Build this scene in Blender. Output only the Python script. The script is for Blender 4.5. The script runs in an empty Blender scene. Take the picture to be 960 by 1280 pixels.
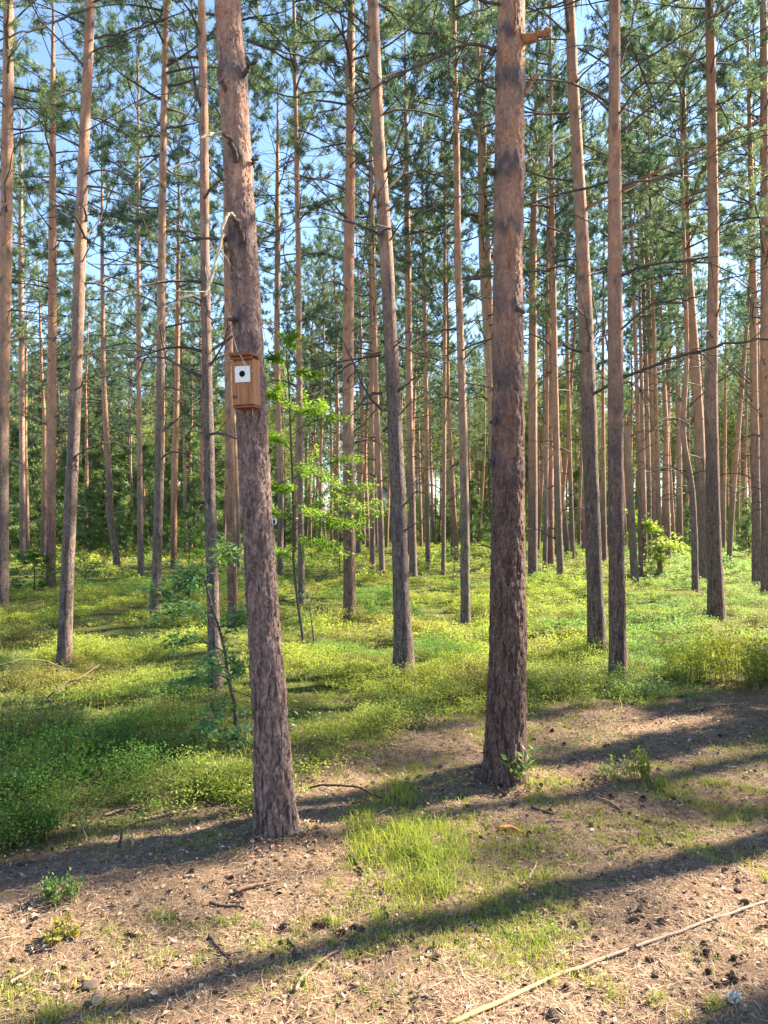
import bpy, math
import numpy as np
from mathutils import Vector, Quaternion, Matrix

sc = bpy.context.scene
COL = sc.collection
PI = math.pi
F = 920.0                    # focal length in photo pixels (960 x 1280)
EYE = 1.6
PITCH = math.atan(15.0 / F)
CP, SP = math.cos(PITCH), math.sin(PITCH)

# ------------------------------------------------------------------ noise
def _h(ix, iy, iz, seed):
    n = (ix.astype(np.int64) * 374761393 + iy.astype(np.int64) * 668265263 + iz.astype(np.int64) * 2147483647 + seed * 974634777) & 0xffffffff
    n = ((n ^ (n >> 13)) * 1274126177) & 0xffffffff
    n = n ^ (n >> 16)
    return (n & 0xffff) / 65535.0

def vnoise(x, y, z=0.0, seed=0):
    x, y, z = np.broadcast_arrays(np.asarray(x, float), np.asarray(y, float), np.asarray(z, float))
    x0, y0, z0 = np.floor(x), np.floor(y), np.floor(z)
    fx, fy, fz = x - x0, y - y0, z - z0
    fx, fy, fz = [f * f * (3 - 2 * f) for f in (fx, fy, fz)]
    r = 0
    for dx in (0, 1):
        for dy in (0, 1):
            for dz in (0, 1):
                w = (fx if dx else 1 - fx) * (fy if dy else 1 - fy) * (fz if dz else 1 - fz)
                r = r + w * _h(x0 + dx, y0 + dy, z0 + dz, seed)
    return r

def fbm(x, y, z=0.0, seed=0, octv=4):
    a, s, r, t = 0.5, 1.0, 0, 0
    for i in range(octv):
        r = r + a * vnoise(np.asarray(x) * s, np.asarray(y) * s, np.asarray(z) * s, seed + i * 17)
        t += a; a *= 0.5; s *= 2.03
    return r / t

def sstep(a, b, x):
    t = np.clip((np.asarray(x, float) - a) / (b - a), 0, 1)
    return t * t * (3 - 2 * t)

# ------------------------------------------------------------------ terrain and camera geometry
def terrain(x, y):
    x = np.asarray(x, float); y = np.asarray(y, float)
    big = (fbm(x * 0.22 + 5, y * 0.22 + 9, seed=3, octv=2) - 0.5) * 0.22 * sstep(3.5, 12, y)
    small = (fbm(x * 1.7, y * 1.7, seed=5, octv=3) - 0.5) * 0.07
    hum = (fbm(x * .9 + 2, y * .9, seed=13, octv=2) - .45) * .26 * sstep(5.5, 8.5, y)
    foot = .045 * np.exp(-((x + .54) ** 2 + (y - 3.84) ** 2) / .05) + .045 * np.exp(-((x - .745) ** 2 + (y - 4.6) ** 2) / .055)
    return big + small + hum + foot

def terrain_fine(x, y):
    return terrain(x, y) + (fbm(x * 13, y * 13, seed=8, octv=3) - 0.5) * 0.036

def pxdir(x, y):
    u, v = (x - 480.0) / F, (640.0 - y) / F
    return np.array([u, CP - v * SP, SP + v * CP])

def at_depth(x, y, Y):
    d = pxdir(x, y)
    t = Y / d[1]
    return np.array([d[0] * t, Y, EYE + d[2] * t])

def ground(x, y):
    d = pxdir(x, y); z = 0.0
    for _ in range(8):
        t = (z - EYE) / d[2]
        z = float(terrain(d[0] * t, d[1] * t))
    t = (z - EYE) / d[2]
    return np.array([d[0] * t, d[1] * t, EYE + d[2] * t])

def project(P):
    P = np.atleast_2d(P)
    x, y, z = P[:, 0], P[:, 1], P[:, 2] - EYE
    fw = y * CP + z * SP
    up = -y * SP + z * CP
    fw = np.where(fw < 0.05, 0.05, fw)
    return 480 + F * x / fw, 640 - F * up / fw

# ------------------------------------------------------------------ mesh building
class MB:
    def __init__(s):
        s.V, s.Fq, s.Ft, s.C, s.n = [], [], [], [], 0
        s.mq, s.mt = [], []
        s.S = []
    def add(s, V, Fa, col=(1, 1, 1), mi=0, scar=None):
        V = np.asarray(V, float).reshape(-1, 3)
        Fa = np.asarray(Fa, int)
        c = np.asarray(col, float)
        if c.ndim == 1: c = np.tile(c, (len(V), 1))
        s.V.append(V); s.C.append(c)
        s.S.append(np.zeros(len(V)) if scar is None else scar)
        if Fa.shape[1] == 4: s.Fq.append(Fa + s.n); s.mq.append(np.full(len(Fa), mi))
        else: s.Ft.append(Fa + s.n); s.mt.append(np.full(len(Fa), mi))
        s.n += len(V)
        return s
    def mesh(s, name, mats, smooth=True, recalc=False):
        V = np.concatenate(s.V); C = np.concatenate(s.C)
        q = np.concatenate(s.Fq) if s.Fq else np.zeros((0, 4), int)
        t = np.concatenate(s.Ft) if s.Ft else np.zeros((0, 3), int)
        me = bpy.data.meshes.new(name)
        me.vertices.add(len(V)); me.vertices.foreach_set('co', V.astype(np.float32).ravel())
        loops = np.concatenate([q.ravel(), t.ravel()]).astype(np.int32)
        me.loops.add(len(loops)); me.loops.foreach_set('vertex_index', loops)
        starts = np.concatenate([np.arange(len(q)) * 4, len(q) * 4 + np.arange(len(t)) * 3]).astype(np.int32)
        me.polygons.add(len(starts)); me.polygons.foreach_set('loop_start', starts)
        mi = np.concatenate([np.concatenate(s.mq) if s.mq else np.zeros(0, int), np.concatenate(s.mt) if s.mt else np.zeros(0, int)]).astype(np.int32)
        me.polygons.foreach_set('material_index', mi)
        me.polygons.foreach_set('use_smooth', np.full(len(starts), smooth))
        me.update(calc_edges=True)
        a = me.color_attributes.new('Col', 'FLOAT_COLOR', 'POINT')
        a.data.foreach_set('color', np.concatenate([C, np.ones((len(C), 1))], 1).astype(np.float32).ravel())
        sca = np.concatenate(s.S)
        if sca.any():
            b = me.attributes.new('scar', 'FLOAT', 'POINT'); b.data.foreach_set('value', sca.astype(np.float32))
        for m in mats if isinstance(mats, (list, tuple)) else [mats]: me.materials.append(m)
        return me
    def build(s, name, mats, parent=None, smooth=True, loc=None):
        o = bpy.data.objects.new(name, s.mesh(name, mats, smooth)); COL.objects.link(o)
        if parent: o.parent = parent
        if loc is not None: o.location = loc
        return o

def empty(name, loc=(0, 0, 0)):
    o = bpy.data.objects.new(name, None); COL.objects.link(o); o.location = loc
    o.empty_display_size = 0.2
    return o

def tag(o, label=None, cat=None, group=None, kind=None):
    if label: o['label'] = label
    if cat: o['category'] = cat
    if group: o['group'] = group
    if kind: o['kind'] = kind
    return o

def frame_of(T):
    T = T / (np.linalg.norm(T, axis=-1, keepdims=True) + 1e-9)
    ref = np.where(np.abs(T[..., 2:3]) > 0.9, np.array([1.0, 0, 0]), np.array([0, 0, 1.0]))
    A = np.cross(T, ref); A /= np.linalg.norm(A, axis=-1, keepdims=True) + 1e-9
    B = np.cross(T, A)
    return T, A, B

def tube(P, R, sides=6):
    P = np.asarray(P, float); R = np.asarray(R, float)
    n = len(P)
    T = np.gradient(P, axis=0)
    t0 = T.mean(0); t0 /= np.linalg.norm(t0) + 1e-9
    ref = np.array([1.0, 0, 0]) if abs(t0[2]) > 0.8 else np.array([0, 0, 1.0])
    T = T / (np.linalg.norm(T, axis=1, keepdims=True) + 1e-9)
    A = np.cross(T, ref); A /= np.linalg.norm(A, axis=1, keepdims=True) + 1e-9
    B = np.cross(T, A)
    th = np.arange(sides) * 2 * PI / sides
    V = P[:, None] + R[:, None, None] * (A[:, None] * np.cos(th)[None, :, None] + B[:, None] * np.sin(th)[None, :, None])
    V = V.reshape(-1, 3)
    i, j = np.meshgrid(np.arange(n - 1), np.arange(sides), indexing='ij')
    a = i * sides + j; b = i * sides + (j + 1) % sides
    Fq = np.stack([a, b, b + sides, a + sides], -1).reshape(-1, 4)
    V = np.concatenate([V, P[-1:], P[:1]])
    k = len(V) - 2
    j = np.arange(sides)
    e = (n - 1) * sides
    Ft = np.concatenate([np.stack([e + j, e + (j + 1) % sides, np.full(sides, k)], -1), np.stack([(j + 1) % sides, j, np.full(sides, k + 1)], -1)])
    return V, Fq, Ft

def add_tube(mb, P, R, sides=6, col=(1, 1, 1), mi=0):
    V, Fq, Ft = tube(P, R, sides)
    n0 = mb.n
    mb.add(V, Fq, col, mi)
    mb.Ft.append(Ft + n0); mb.mt.append(np.full(len(Ft), mi))

def norm(a): return a / (np.linalg.norm(a, axis=-1, keepdims=True) + 1e-9)

def add_box(mb, c, s, col=(1, 1, 1), mi=0, rot=None, bevel=0.0):
    x, y, z = [v / 2 for v in s]
    b = min(bevel, x * .9, y * .9, z * .9)
    if b <= 0:
        V = np.array([[-x, -y, -z], [x, -y, -z], [x, y, -z], [-x, y, -z], [-x, -y, z], [x, -y, z], [x, y, z], [-x, y, z]])
        Fa = [[0, 3, 2, 1], [4, 5, 6, 7], [0, 1, 5, 4], [1, 2, 6, 5], [2, 3, 7, 6], [3, 0, 4, 7]]
        if rot is not None: V = V @ np.asarray(rot).T
        mb.add(V + np.asarray(c), Fa, col, mi)
        return
    # chamfered box: 24 verts
    import bmesh
    bm = bmesh.new(); bmesh.ops.create_cube(bm, size=1)
    for v in bm.verts: v.co = Vector((v.co.x * s[0], v.co.y * s[1], v.co.z * s[2]))
    bmesh.ops.bevel(bm, geom=bm.edges[:], offset=b, segments=1, affect='EDGES')
    bm.verts.index_update()
    V = np.array([v.co[:] for v in bm.verts])
    if rot is not None: V = V @ np.asarray(rot).T
    q = [[v.index for v in f.verts] for f in bm.faces if len(f.verts) == 4]
    t = [[v.index for v in f.verts] for f in bm.faces if len(f.verts) == 3]
    bm.free()
    n0 = mb.n
    mb.add(V + np.asarray(c), q, col, mi)
    if t: mb.Ft.append(np.array(t) + n0); mb.mt.append(np.full(len(t), mi))

def kites(mb, P, D, N, L, W, col, mi=0, fold=0.15):
    """leaf-shaped quads at P along D, facing N"""
    S = norm(np.cross(D, N)); N = norm(np.cross(S, D))
    L = L[:, None]; W = W[:, None]
    a = P; b = P + D * L * .45 + S * W * .5 + N * W * fold; c = P + D * L; d = P + D * L * .45 - S * W * .5 + N * W * fold
    V = np.stack([a, b, c, d], 1).reshape(-1, 3)
    n = len(P)
    Fa = np.arange(n * 4).reshape(n, 4)
    mb.add(V, Fa, np.repeat(np.asarray(col), 4, 0) if np.ndim(col) == 2 else col, mi)

def needles(mb, P, D, L, W, col, mi=0):
    _, A, B = frame_of(D)
    n = len(P)
    ang = (np.arange(n) * 2.399) % (2 * PI)
    S = A * np.cos(ang)[:, None] + B * np.sin(ang)[:, None]
    a = P - S * W[:, None] * .5; b = P + S * W[:, None] * .5; c = P + D * L[:, None]
    mb.add(np.stack([a, b, c], 1).reshape(-1, 3), np.arange(n * 3).reshape(n, 3), np.repeat(col, 3, 0), mi)

def blades(mb, P, H, W, lean, az, col, mi=0):
    n = len(P)
    d = np.stack([np.cos(az), np.sin(az), np.zeros(n)], -1)
    s = np.stack([-np.sin(az + .6), np.cos(az + .6), np.zeros(n)], -1)
    up = np.array([0, 0, 1.0])
    m = P + up * (H * .6)[:, None] + d * (H * lean * .3)[:, None]
    t = P + up * (H * (1 - lean * .35))[:, None] + d * (H * lean)[:, None]
    w = (W * .5)[:, None]
    V = np.stack([P - s * w, P + s * w, m + s * w * .75, m - s * w * .75, t], 1).reshape(-1, 3)
    b = np.arange(n)[:, None] * 5
    c = np.repeat(col, 5, 0)
    n0 = mb.n
    mb.add(V, b + np.array([[0, 1, 2, 3]]), c, mi)
    mb.Ft.append(n0 + b + np.array([[3, 2, 4]])); mb.mt.append(np.full(n, mi))

# ------------------------------------------------------------------ materials
def new_mat(name):
    m = bpy.data.materials.new(name); m.use_nodes = True
    nt = m.node_tree
    for n in list(nt.nodes): nt.nodes.remove(n)
    out = nt.nodes.new('ShaderNodeOutputMaterial')
    return m, nt, out

def N(nt, typ, **kw):
    n = nt.nodes.new('ShaderNode' + typ)
    for k, v in kw.items():
        if k.startswith('in_'):
            key = k[3:]
            n.inputs[int(key) if key.isdigit() else key.replace('_', ' ')].default_value = v
        else: setattr(n, k, v)
    return n

def ramp(nt, fac, stops, interp='LINEAR'):
    r = nt.nodes.new('ShaderNodeValToRGB'); r.color_ramp.interpolation = interp
    e = r.color_ramp.elements
    while len(e) < len(stops): e.new(0.5)
    for i, (p, c) in enumerate(stops):
        e[i].position = p; e[i].color = (*c, 1) if len(c) == 3 else c
    nt.links.new(fac, r.inputs[0]); return r.outputs[0]

def mixc(nt, fac, a, b, mode='MIX'):
    m = nt.nodes.new('ShaderNodeMix'); m.data_type = 'RGBA'; m.blend_type = mode
    for sock, v in ((m.inputs[0], fac), (m.inputs[6], a), (m.inputs[7], b)):
        if hasattr(v, 'is_output'): nt.links.new(v, sock)
        else: sock.default_value = v if not isinstance(v, tuple) else ((*v, 1) if len(v) == 3 else v)
    return m.outputs[2]

def mathn(nt, op, a, b=None, c=None, clamp=False):
    m = nt.nodes.new('ShaderNodeMath'); m.operation = op; m.use_clamp = clamp
    for i, v in enumerate((a, b, c)):
        if v is None: continue
        if hasattr(v, 'is_output'): nt.links.new(v, m.inputs[i])
        else: m.inputs[i].default_value = v
    return m.outputs[0]

def mapping(nt, vec, scale):
    m = nt.nodes.new('ShaderNodeMapping'); nt.links.new(vec, m.inputs[0]); m.inputs['Scale'].default_value = scale
    return m.outputs[0]

def noise(nt, vec, scale, detail=4, rough=.55):
    n = nt.nodes.new('ShaderNodeTexNoise'); n.inputs['Scale'].default_value = scale
    n.inputs['Detail'].default_value = detail; n.inputs['Roughness'].default_value = rough
    if vec: nt.links.new(vec, n.inputs['Vector'])
    return n.outputs[0]

def bark_material():
    m, nt, out = new_mat('pine_bark')
    L = nt.links.new
    tc = N(nt, 'TexCoord'); obj = tc.outputs['Object']
    info = N(nt, 'ObjectInfo')
    sep = N(nt, 'SeparateXYZ'); L(obj, sep.inputs[0]); z = sep.outputs[2]
    # irregular flake coordinates: noise bends the cells so no cell is regular
    wn = N(nt, 'TexNoise'); wn.inputs['Scale'].default_value = 26; wn.inputs['Detail'].default_value = 3; L(mapping(nt, obj, (1, 1, .5)), wn.inputs['Vector'])
    vs = N(nt, 'VectorMath', operation='SUBTRACT'); L(wn.outputs['Color'], vs.inputs[0]); vs.inputs[1].default_value = (.5, .5, .5)
    vm = N(nt, 'VectorMath', operation='MULTIPLY'); L(vs.outputs[0], vm.inputs[0]); vm.inputs[1].default_value = (.045, .045, .10)
    va = N(nt, 'VectorMath', operation='ADD'); L(obj, va.inputs[0]); L(vm.outputs[0], va.inputs[1])
    bent = va.outputs[0]
    st = mapping(nt, bent, (1, 1, .30)); st2 = mapping(nt, bent, (1, 1, .55)); st3 = mapping(nt, bent, (1, 1, .12))
    big = noise(nt, mapping(nt, obj, (1, 1, .35)), 5, 3)
    hz = mathn(nt, 'ADD', z, mathn(nt, 'MULTIPLY', mathn(nt, 'SUBTRACT', big, .5), 4.5))
    hz = mathn(nt, 'ADD', hz, mathn(nt, 'MULTIPLY', mathn(nt, 'SUBTRACT', noise(nt, st2, 30, 4), .5), 2.2))
    hz = mathn(nt, 'SUBTRACT', hz, info.outputs['Alpha'])
    mr = N(nt, 'MapRange'); L(hz, mr.inputs[0]); mr.inputs[1].default_value = .6; mr.inputs[2].default_value = 3.6; mr.interpolation_type = 'SMOOTHSTEP'
    up = mr.outputs[0]
    vo = N(nt, 'TexVoronoi', feature='F1'); vo.inputs['Scale'].default_value = 105; L(st2, vo.inputs['Vector'])
    cell = N(nt, 'SeparateColor'); L(vo.outputs['Color'], cell.inputs[0])
    n1 = noise(nt, st, 105, 6, .74)
    n2 = noise(nt, st2, 190, 3, .6)
    n3 = noise(nt, st2, 14, 4, .6)
    ridge = noise(nt, st3, 48, 5, .62)
    tone = noise(nt, st2, 20, 4, .6)
    fl1 = mathn(nt, 'ADD', mathn(nt, 'ADD', mathn(nt, 'MULTIPLY', cell.outputs[0], .22), mathn(nt, 'MULTIPLY', n1, .72)), mathn(nt, 'MULTIPLY', tone, .2))
    low = ramp(nt, fl1, [(.32, (.034, .023, .021)), (.47, (.122, .084, .071)), (.62, (.20, .147, .126)), (.82, (.34, .27, .237))])
    crack = ramp(nt, ridge, [(.36, (0, 0, 0)), (.50, (1, 1, 1))])
    fade = N(nt, 'MapRange'); L(z, fade.inputs[0]); fade.inputs[1].default_value = .1; fade.inputs[2].default_value = 2.4; fade.inputs[3].default_value = 1.0; fade.inputs[4].default_value = .55
    low = mixc(nt, mathn(nt, 'MULTIPLY', mathn(nt, 'SUBTRACT', 1.0, crack), fade.outputs[0]), low, (.045, .030, .028))
    hi = ramp(nt, mathn(nt, 'ADD', mathn(nt, 'MULTIPLY', n3, .7), mathn(nt, 'MULTIPLY', n1, .3)), [(.28, (.30, .14, .077)), (.5, (.46, .25, .15)), (.72, (.55, .37, .26))])
    hi = mixc(nt, 1.0, hi, ramp(nt, fl1, [(.3, (.5, .42, .40)), (.5, (.95, .95, .95)), (.8, (1.2, 1.15, 1.1))]), 'MULTIPLY')
    patch = ramp(nt, noise(nt, st2, 11, 5, .65), [(.40, (0, 0, 0)), (.56, (1, 1, 1))])
    hi = mixc(nt, mathn(nt, 'MULTIPLY', patch, .6), hi, mixc(nt, fl1, (.12, .085, .08), (.36, .29, .27)))
    low = mixc(nt, 1.0, low, info.outputs['Color'], 'MULTIPLY')
    hi = mixc(nt, .45, hi, info.outputs['Color'], 'MULTIPLY')
    col = mixc(nt, up, low, hi)
    lich = ramp(nt, noise(nt, obj, 30, 4, .6), [(.60, (0, 0, 0)), (.70, (1, 1, 1))])
    col = mixc(nt, mathn(nt, 'MULTIPLY', lich, .28), col, (.34, .33, .31))
    at = N(nt, 'Attribute', attribute_name='scar')
    col = mixc(nt, at.outputs['Fac'], col, mixc(nt, n1, (.028, .024, .028), (.16, .13, .135)))
    bs = N(nt, 'BsdfPrincipled'); L(col, bs.inputs['Base Color']); bs.inputs['Roughness'].default_value = .85
    bs.inputs['Specular IOR Level'].default_value = .25
    h = mathn(nt, 'ADD', mathn(nt, 'MULTIPLY', crack, mathn(nt, 'MULTIPLY', fade.outputs[0], .8)), mathn(nt, 'ADD', mathn(nt, 'MULTIPLY', fl1, 1.0), mathn(nt, 'MULTIPLY', n2, .3)))
    bp = N(nt, 'Bump'); bp.inputs['Distance'].default_value = .016; bp.inputs['Strength'].default_value = .9
    L(h, bp.inputs['Height']); L(bp.outputs[0], bs.inputs['Normal']); L(bs.outputs[0], out.inputs[0])
    return m

def leaf_material(name, trans=.45, rough=.5, tint=(1.25, 1.35, .55), spec=.3, var=.35):
    """vertex colour leaf with translucency"""
    m, nt, out = new_mat(name); L = nt.links.new
    at = N(nt, 'Attribute', attribute_name='Col')
    geo = N(nt, 'NewGeometry')
    v = ramp(nt, geo.outputs['Random Per Island'], [(0, (1 - var,) * 3), (1, (1 + var,) * 3)])
    col = mixc(nt, 1.0, at.outputs['Color'], v, 'MULTIPLY')
    bs = N(nt, 'BsdfPrincipled'); L(col, bs.inputs['Base Color']); bs.inputs['Roughness'].default_value = rough
    bs.inputs['Specular IOR Level'].default_value = spec
    tr = N(nt, 'BsdfTranslucent'); L(mixc(nt, 1.0, col, (*tint, 1), 'MULTIPLY'), tr.inputs[0])
    mx = N(nt, 'MixShader'); mx.inputs[0].default_value = trans
    L(bs.outputs[0], mx.inputs[1]); L(tr.outputs[0], mx.inputs[2]); L(mx.outputs[0], out.inputs[0])
    return m

def wood_material(name, a, b, scale=60, stretch=(1, 1, .15), rough=.8, bump=.004):
    m, nt, out = new_mat(name); L = nt.links.new
    tc = N(nt, 'TexCoord'); st = mapping(nt, tc.outputs['Object'], stretch)
    n1 = noise(nt, st, scale, 5, .6)
    n2 = noise(nt, tc.outputs['Object'], 14, 3)
    col = ramp(nt, n1, [(.3, a), (.7, b)])
    col = mixc(nt, mathn(nt, 'MULTIPLY', n2, .5), col, tuple(x * .6 for x in a))
    bs = N(nt, 'BsdfPrincipled'); L(col, bs.inputs['Base Color']); bs.inputs['Roughness'].default_value = rough
    bs.inputs['Specular IOR Level'].default_value = .25
    bp = N(nt, 'Bump'); bp.inputs['Distance'].default_value = bump; L(n1, bp.inputs['Height']); L(bp.outputs[0], bs.inputs['Normal'])
    L(bs.outputs[0], out.inputs[0])
    return m

def vcol_material(name, rough=.85, spec=.2, var=.3, bump=0.0, scale=80):
    m, nt, out = new_mat(name); L = nt.links.new
    at = N(nt, 'Attribute', attribute_name='Col'); geo = N(nt, 'NewGeometry')
    v = ramp(nt, geo.outputs['Random Per Island'], [(0, (1 - var,) * 3), (1, (1 + var,) * 3)])
    col = mixc(nt, 1.0, at.outputs['Color'], v, 'MULTIPLY')
    tc = N(nt, 'TexCoord'); n1 = noise(nt, tc.outputs['Object'], scale, 4)
    col = mixc(nt, 1.0, col, ramp(nt, n1, [(.3, (.7, .7, .7)), (.7, (1.25, 1.25, 1.25))]), 'MULTIPLY')
    bs = N(nt, 'BsdfPrincipled'); L(col, bs.inputs['Base Color']); bs.inputs['Roughness'].default_value = rough
    bs.inputs['Specular IOR Level'].default_value = spec
    if bump:
        bp = N(nt, 'Bump'); bp.inputs['Distance'].default_value = bump; L(n1, bp.inputs['Height']); L(bp.outputs[0], bs.inputs['Normal'])
    L(bs.outputs[0], out.inputs[0])
    return m

def ground_material():
    m, nt, out = new_mat('forest_floor'); L = nt.links.new
    tc = N(nt, 'TexCoord'); o = tc.outputs['Object']
    at = N(nt, 'Attribute', attribute_name='Col')      # red = how green / mossy the floor is here
    sp = N(nt, 'SeparateColor'); L(at.outputs['Color'], sp.inputs[0])
    fine = noise(nt, o, 90, 6, .7); mid = noise(nt, o, 18, 5, .6); big = noise(nt, o, 2.3, 4, .6)
    lit = ramp(nt, fine, [(.25, (.065, .040, .027)), (.45, (.205, .135, .085)), (.62, (.34, .24, .155)), (.8, (.50, .38, .26))])
    lit = mixc(nt, ramp(nt, mid, [(.42, (0, 0, 0)), (.62, (.65, .65, .65))]), lit, mixc(nt, fine, (.095, .06, .04), (.23, .155, .10)))
    lit = mixc(nt, ramp(nt, big, [(.45, (0, 0, 0)), (.68, (.45, .45, .45))]), lit, (.17, .115, .088))
    moss = ramp(nt, fine, [(.25, (.03, .045, .012)), (.5, (.085, .105, .025)), (.75, (.19, .19, .05))])
    moss = mixc(nt, ramp(nt, mid, [(.5, (0, 0, 0)), (.68, (.8, .8, .8))]), moss, (.15, .115, .06))
    col = mixc(nt, mathn(nt, 'ADD', sp.outputs[0], mathn(nt, 'MULTIPLY', mathn(nt, 'SUBTRACT', mid, .5), .5), clamp=True), lit, moss)
    bs = N(nt, 'BsdfPrincipled'); L(col, bs.inputs['Base Color']); bs.inputs['Roughness'].default_value = .95
    bs.inputs['Specular IOR Level'].default_value = .1
    bp = N(nt, 'Bump'); bp.inputs['Distance'].default_value = .02; L(mathn(nt, 'ADD', fine, mid), bp.inputs['Height']); L(bp.outputs[0], bs.inputs['Normal'])
    L(bs.outputs[0], out.inputs[0])
    return m

M = {}
M['bark'] = bark_material()
M['needle'] = leaf_material('pine_needles', .42, .5, (1.12, 1.2, .85), .3, .35)
M['leaf'] = leaf_material('broad_leaves', .5, .45, (1.3, 1.45, .45), .35, .25)
M['bilberry'] = leaf_material('bilberry_leaves', .45, .5, (1.15, 1.3, .55), .22, .18)
M['grass'] = leaf_material('grass_blades', .45, .5, (1.25, 1.35, .5), .3, .3)
M['dead'] = wood_material('dead_branch_wood', (.045, .035, .032), (.13, .105, .095), 40, (1, 1, 1))
M['pale'] = wood_material('bleached_wood', (.36, .29, .19), (.62, .53, .38), 50, (1, 1, .4))
M['stub'] = wood_material('orange_stub_bark', (.22, .10, .055), (.42, .22, .12), 40, (1, 1, 1))
M['box'] = wood_material('birdhouse_boards', (.25, .105, .045), (.45, .225, .11), 90, (1, 1, .06), .7, .0015)
M['boxroof'] = wood_material('birdhouse_roof_board', (.16, .062, .035), (.30, .13, .072), 80, (.08, 1, 1), .75, .0015)
M['plate'] = wood_material('white_plate_paint', (.74, .74, .74), (.83, .83, .82), 40, (1, 1, 1), .5, .0003)
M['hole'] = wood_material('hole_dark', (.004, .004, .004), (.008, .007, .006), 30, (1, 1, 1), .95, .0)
M['cord'] = wood_material('pale_cord', (.45, .38, .27), (.66, .58, .44), 200, (1, 1, 1), .9, .001)
M['wire'] = wood_material('pale_wire', (.55, .56, .58), (.72, .73, .75), 90, (1, 1, 1), .4, .0)
M['litter'] = vcol_material('dry_litter', .8, .25, .3)
M['cone'] = vcol_material('pine_cone_scales', .8, .25, .25, .001, 200)
M['twig'] = vcol_material('twig_bark', .85, .2, .15, .002, 60)
M['ground'] = ground_material()

# ------------------------------------------------------------------ where the green begins (litter near the camera, bilberries beyond)
def green_edge(px):
    return np.interp(px, [-600, 0, 60, 110, 200, 330, 400, 470, 560, 620, 690, 780, 860, 960, 1500], [1250, 1095, 1062, 1040, 1022, 1000, 955, 935, 915, 905, 885, 872, 868, 866, 860])

def green_at(x, y):
    """0 = bare litter, 1 = full plant cover"""
    P = np.stack([np.asarray(x, float), np.asarray(y, float), terrain(x, y)], -1).reshape(-1, 3)
    px, py = project(P)
    e = green_edge(px) + (fbm(P[:, 0] * 1.5, P[:, 1] * 1.5, seed=21, octv=3) - .5) * 70
    g = sstep(25, -35, py - e)
    return np.where(P[:, 1] < 1.2, 0, g)

def patch_mask(px, py, blobs):
    r = np.zeros_like(px)
    for (cx, cy, rx, ry, s) in blobs:
        r = np.maximum(r, s * np.exp(-(((px - cx) / rx) ** 2 + ((py - cy) / ry) ** 2)))
    return r

GRASS = [(510, 1068, 74, 58, 1.2), (545, 1118, 50, 26, 1.0), (465, 1045, 40, 30, .9), (500, 1000, 45, 25, .7), (655, 1172, 66, 30, 1.1), (690, 1140, 50, 18, .6),
         (40, 1245, 75, 28, .85), (100, 1235, 40, 22, .5), (590, 1190, 40, 30, .35), (720, 1110, 60, 30, .25), (440, 910, 70, 40, .5), (400, 960, 40, 30, .55),
         (860, 1040, 40, 14, .3), (925, 945, 60, 22, .5), (540, 960, 60, 26, .35), (770, 1075, 30, 12, .4), (640, 900, 80, 25, .4), (735, 925, 60, 16, .3), (880, 1190, 40, 20, .22), (800, 985, 50, 12, .3),
         (440, 1250, 80, 30, .28), (500, 1180, 60, 25, .28)]

# ------------------------------------------------------------------ GROUND
def axis(lo, hi, a, b, fine, grow=1.12):
    c = list(np.arange(a, b, fine)); s = fine; v = c[-1]
    while v < hi: s *= grow; v += s; c.append(v)
    s = fine; v = c[0]; pre = []
    while v > lo: s *= grow; v -= s; pre.append(v)
    return np.array(pre[::-1] + c)
gx = axis(-260, 260, -3.2, 3.2, .03); gy = axis(-40, 420, 2.0, 7.0, .03)
X, Y = np.meshgrid(gx, gy, indexing='xy')
Z = terrain_fine(X, Y)
g = green_at(X.ravel(), Y.ravel())
nx, ny = len(gx), len(gy)
i, j = np.meshgrid(np.arange(ny - 1), np.arange(nx - 1), indexing='ij')
a = i * nx + j
Fq = np.stack([a, a + 1, a + nx + 1, a + nx], -1).reshape(-1, 4)
mb = MB(); mb.add(np.stack([X, Y, Z], -1).reshape(-1, 3), Fq, np.stack([g, g, g], -1))
tag(mb.build('ground', M['ground']), kind='structure')

# ------------------------------------------------------------------ TREES
def smooth1(v, k):
    if k < 2: return v
    ker = np.hanning(k + 2)[1:-1]; ker /= ker.sum()
    p = np.pad(v, k, mode='edge')
    # linear extension at the ends keeps slopes
    p[:k] = v[0] - (v[1] - v[0]) * np.arange(k, 0, -1); p[-k:] = v[-1] + (v[-1] - v[-2]) * np.arange(1, k + 1)
    return np.convolve(p, ker, 'same')[k:-k]

def trunk_profile(pts, Yc, H, zb, rows):
    """pixel centreline -> world centreline x(z) and radius(z) with the depth fixed at Yc"""
    W = [at_depth(px, py, Yc) for px, py, w in pts]
    zz = np.array([p[2] for p in W]) - zb; xx = np.array([p[0] for p in W]); rr = np.array([w * Yc / (2 * F) for _, _, w in pts])
    o = np.argsort(zz); zz, xx, rr = zz[o], xx[o], rr[o]
    z = rows
    x = np.interp(z, zz, xx)
    r = np.interp(z, zz, rr)
    k = max(0, len(zz) - 2)
    sl = (xx[-1] - xx[k]) / max(zz[-1] - zz[k], .5)
    sl = np.clip(sl, -.12, .12)
    ab = z > zz[-1]
    dz = z[ab] - zz[-1]
    x[ab] = xx[-1] + sl * 6 * (1 - np.exp(-dz / 6))
    r[ab] = rr[-1] * np.clip(1 - dz / max(H - zz[-1], 1), .02, 1) ** 1.15
    lo = z < zz[0]
    x[lo] = xx[0]
    x = smooth1(x, 9 if len(z) > 60 else 5)
    return x, r

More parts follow.
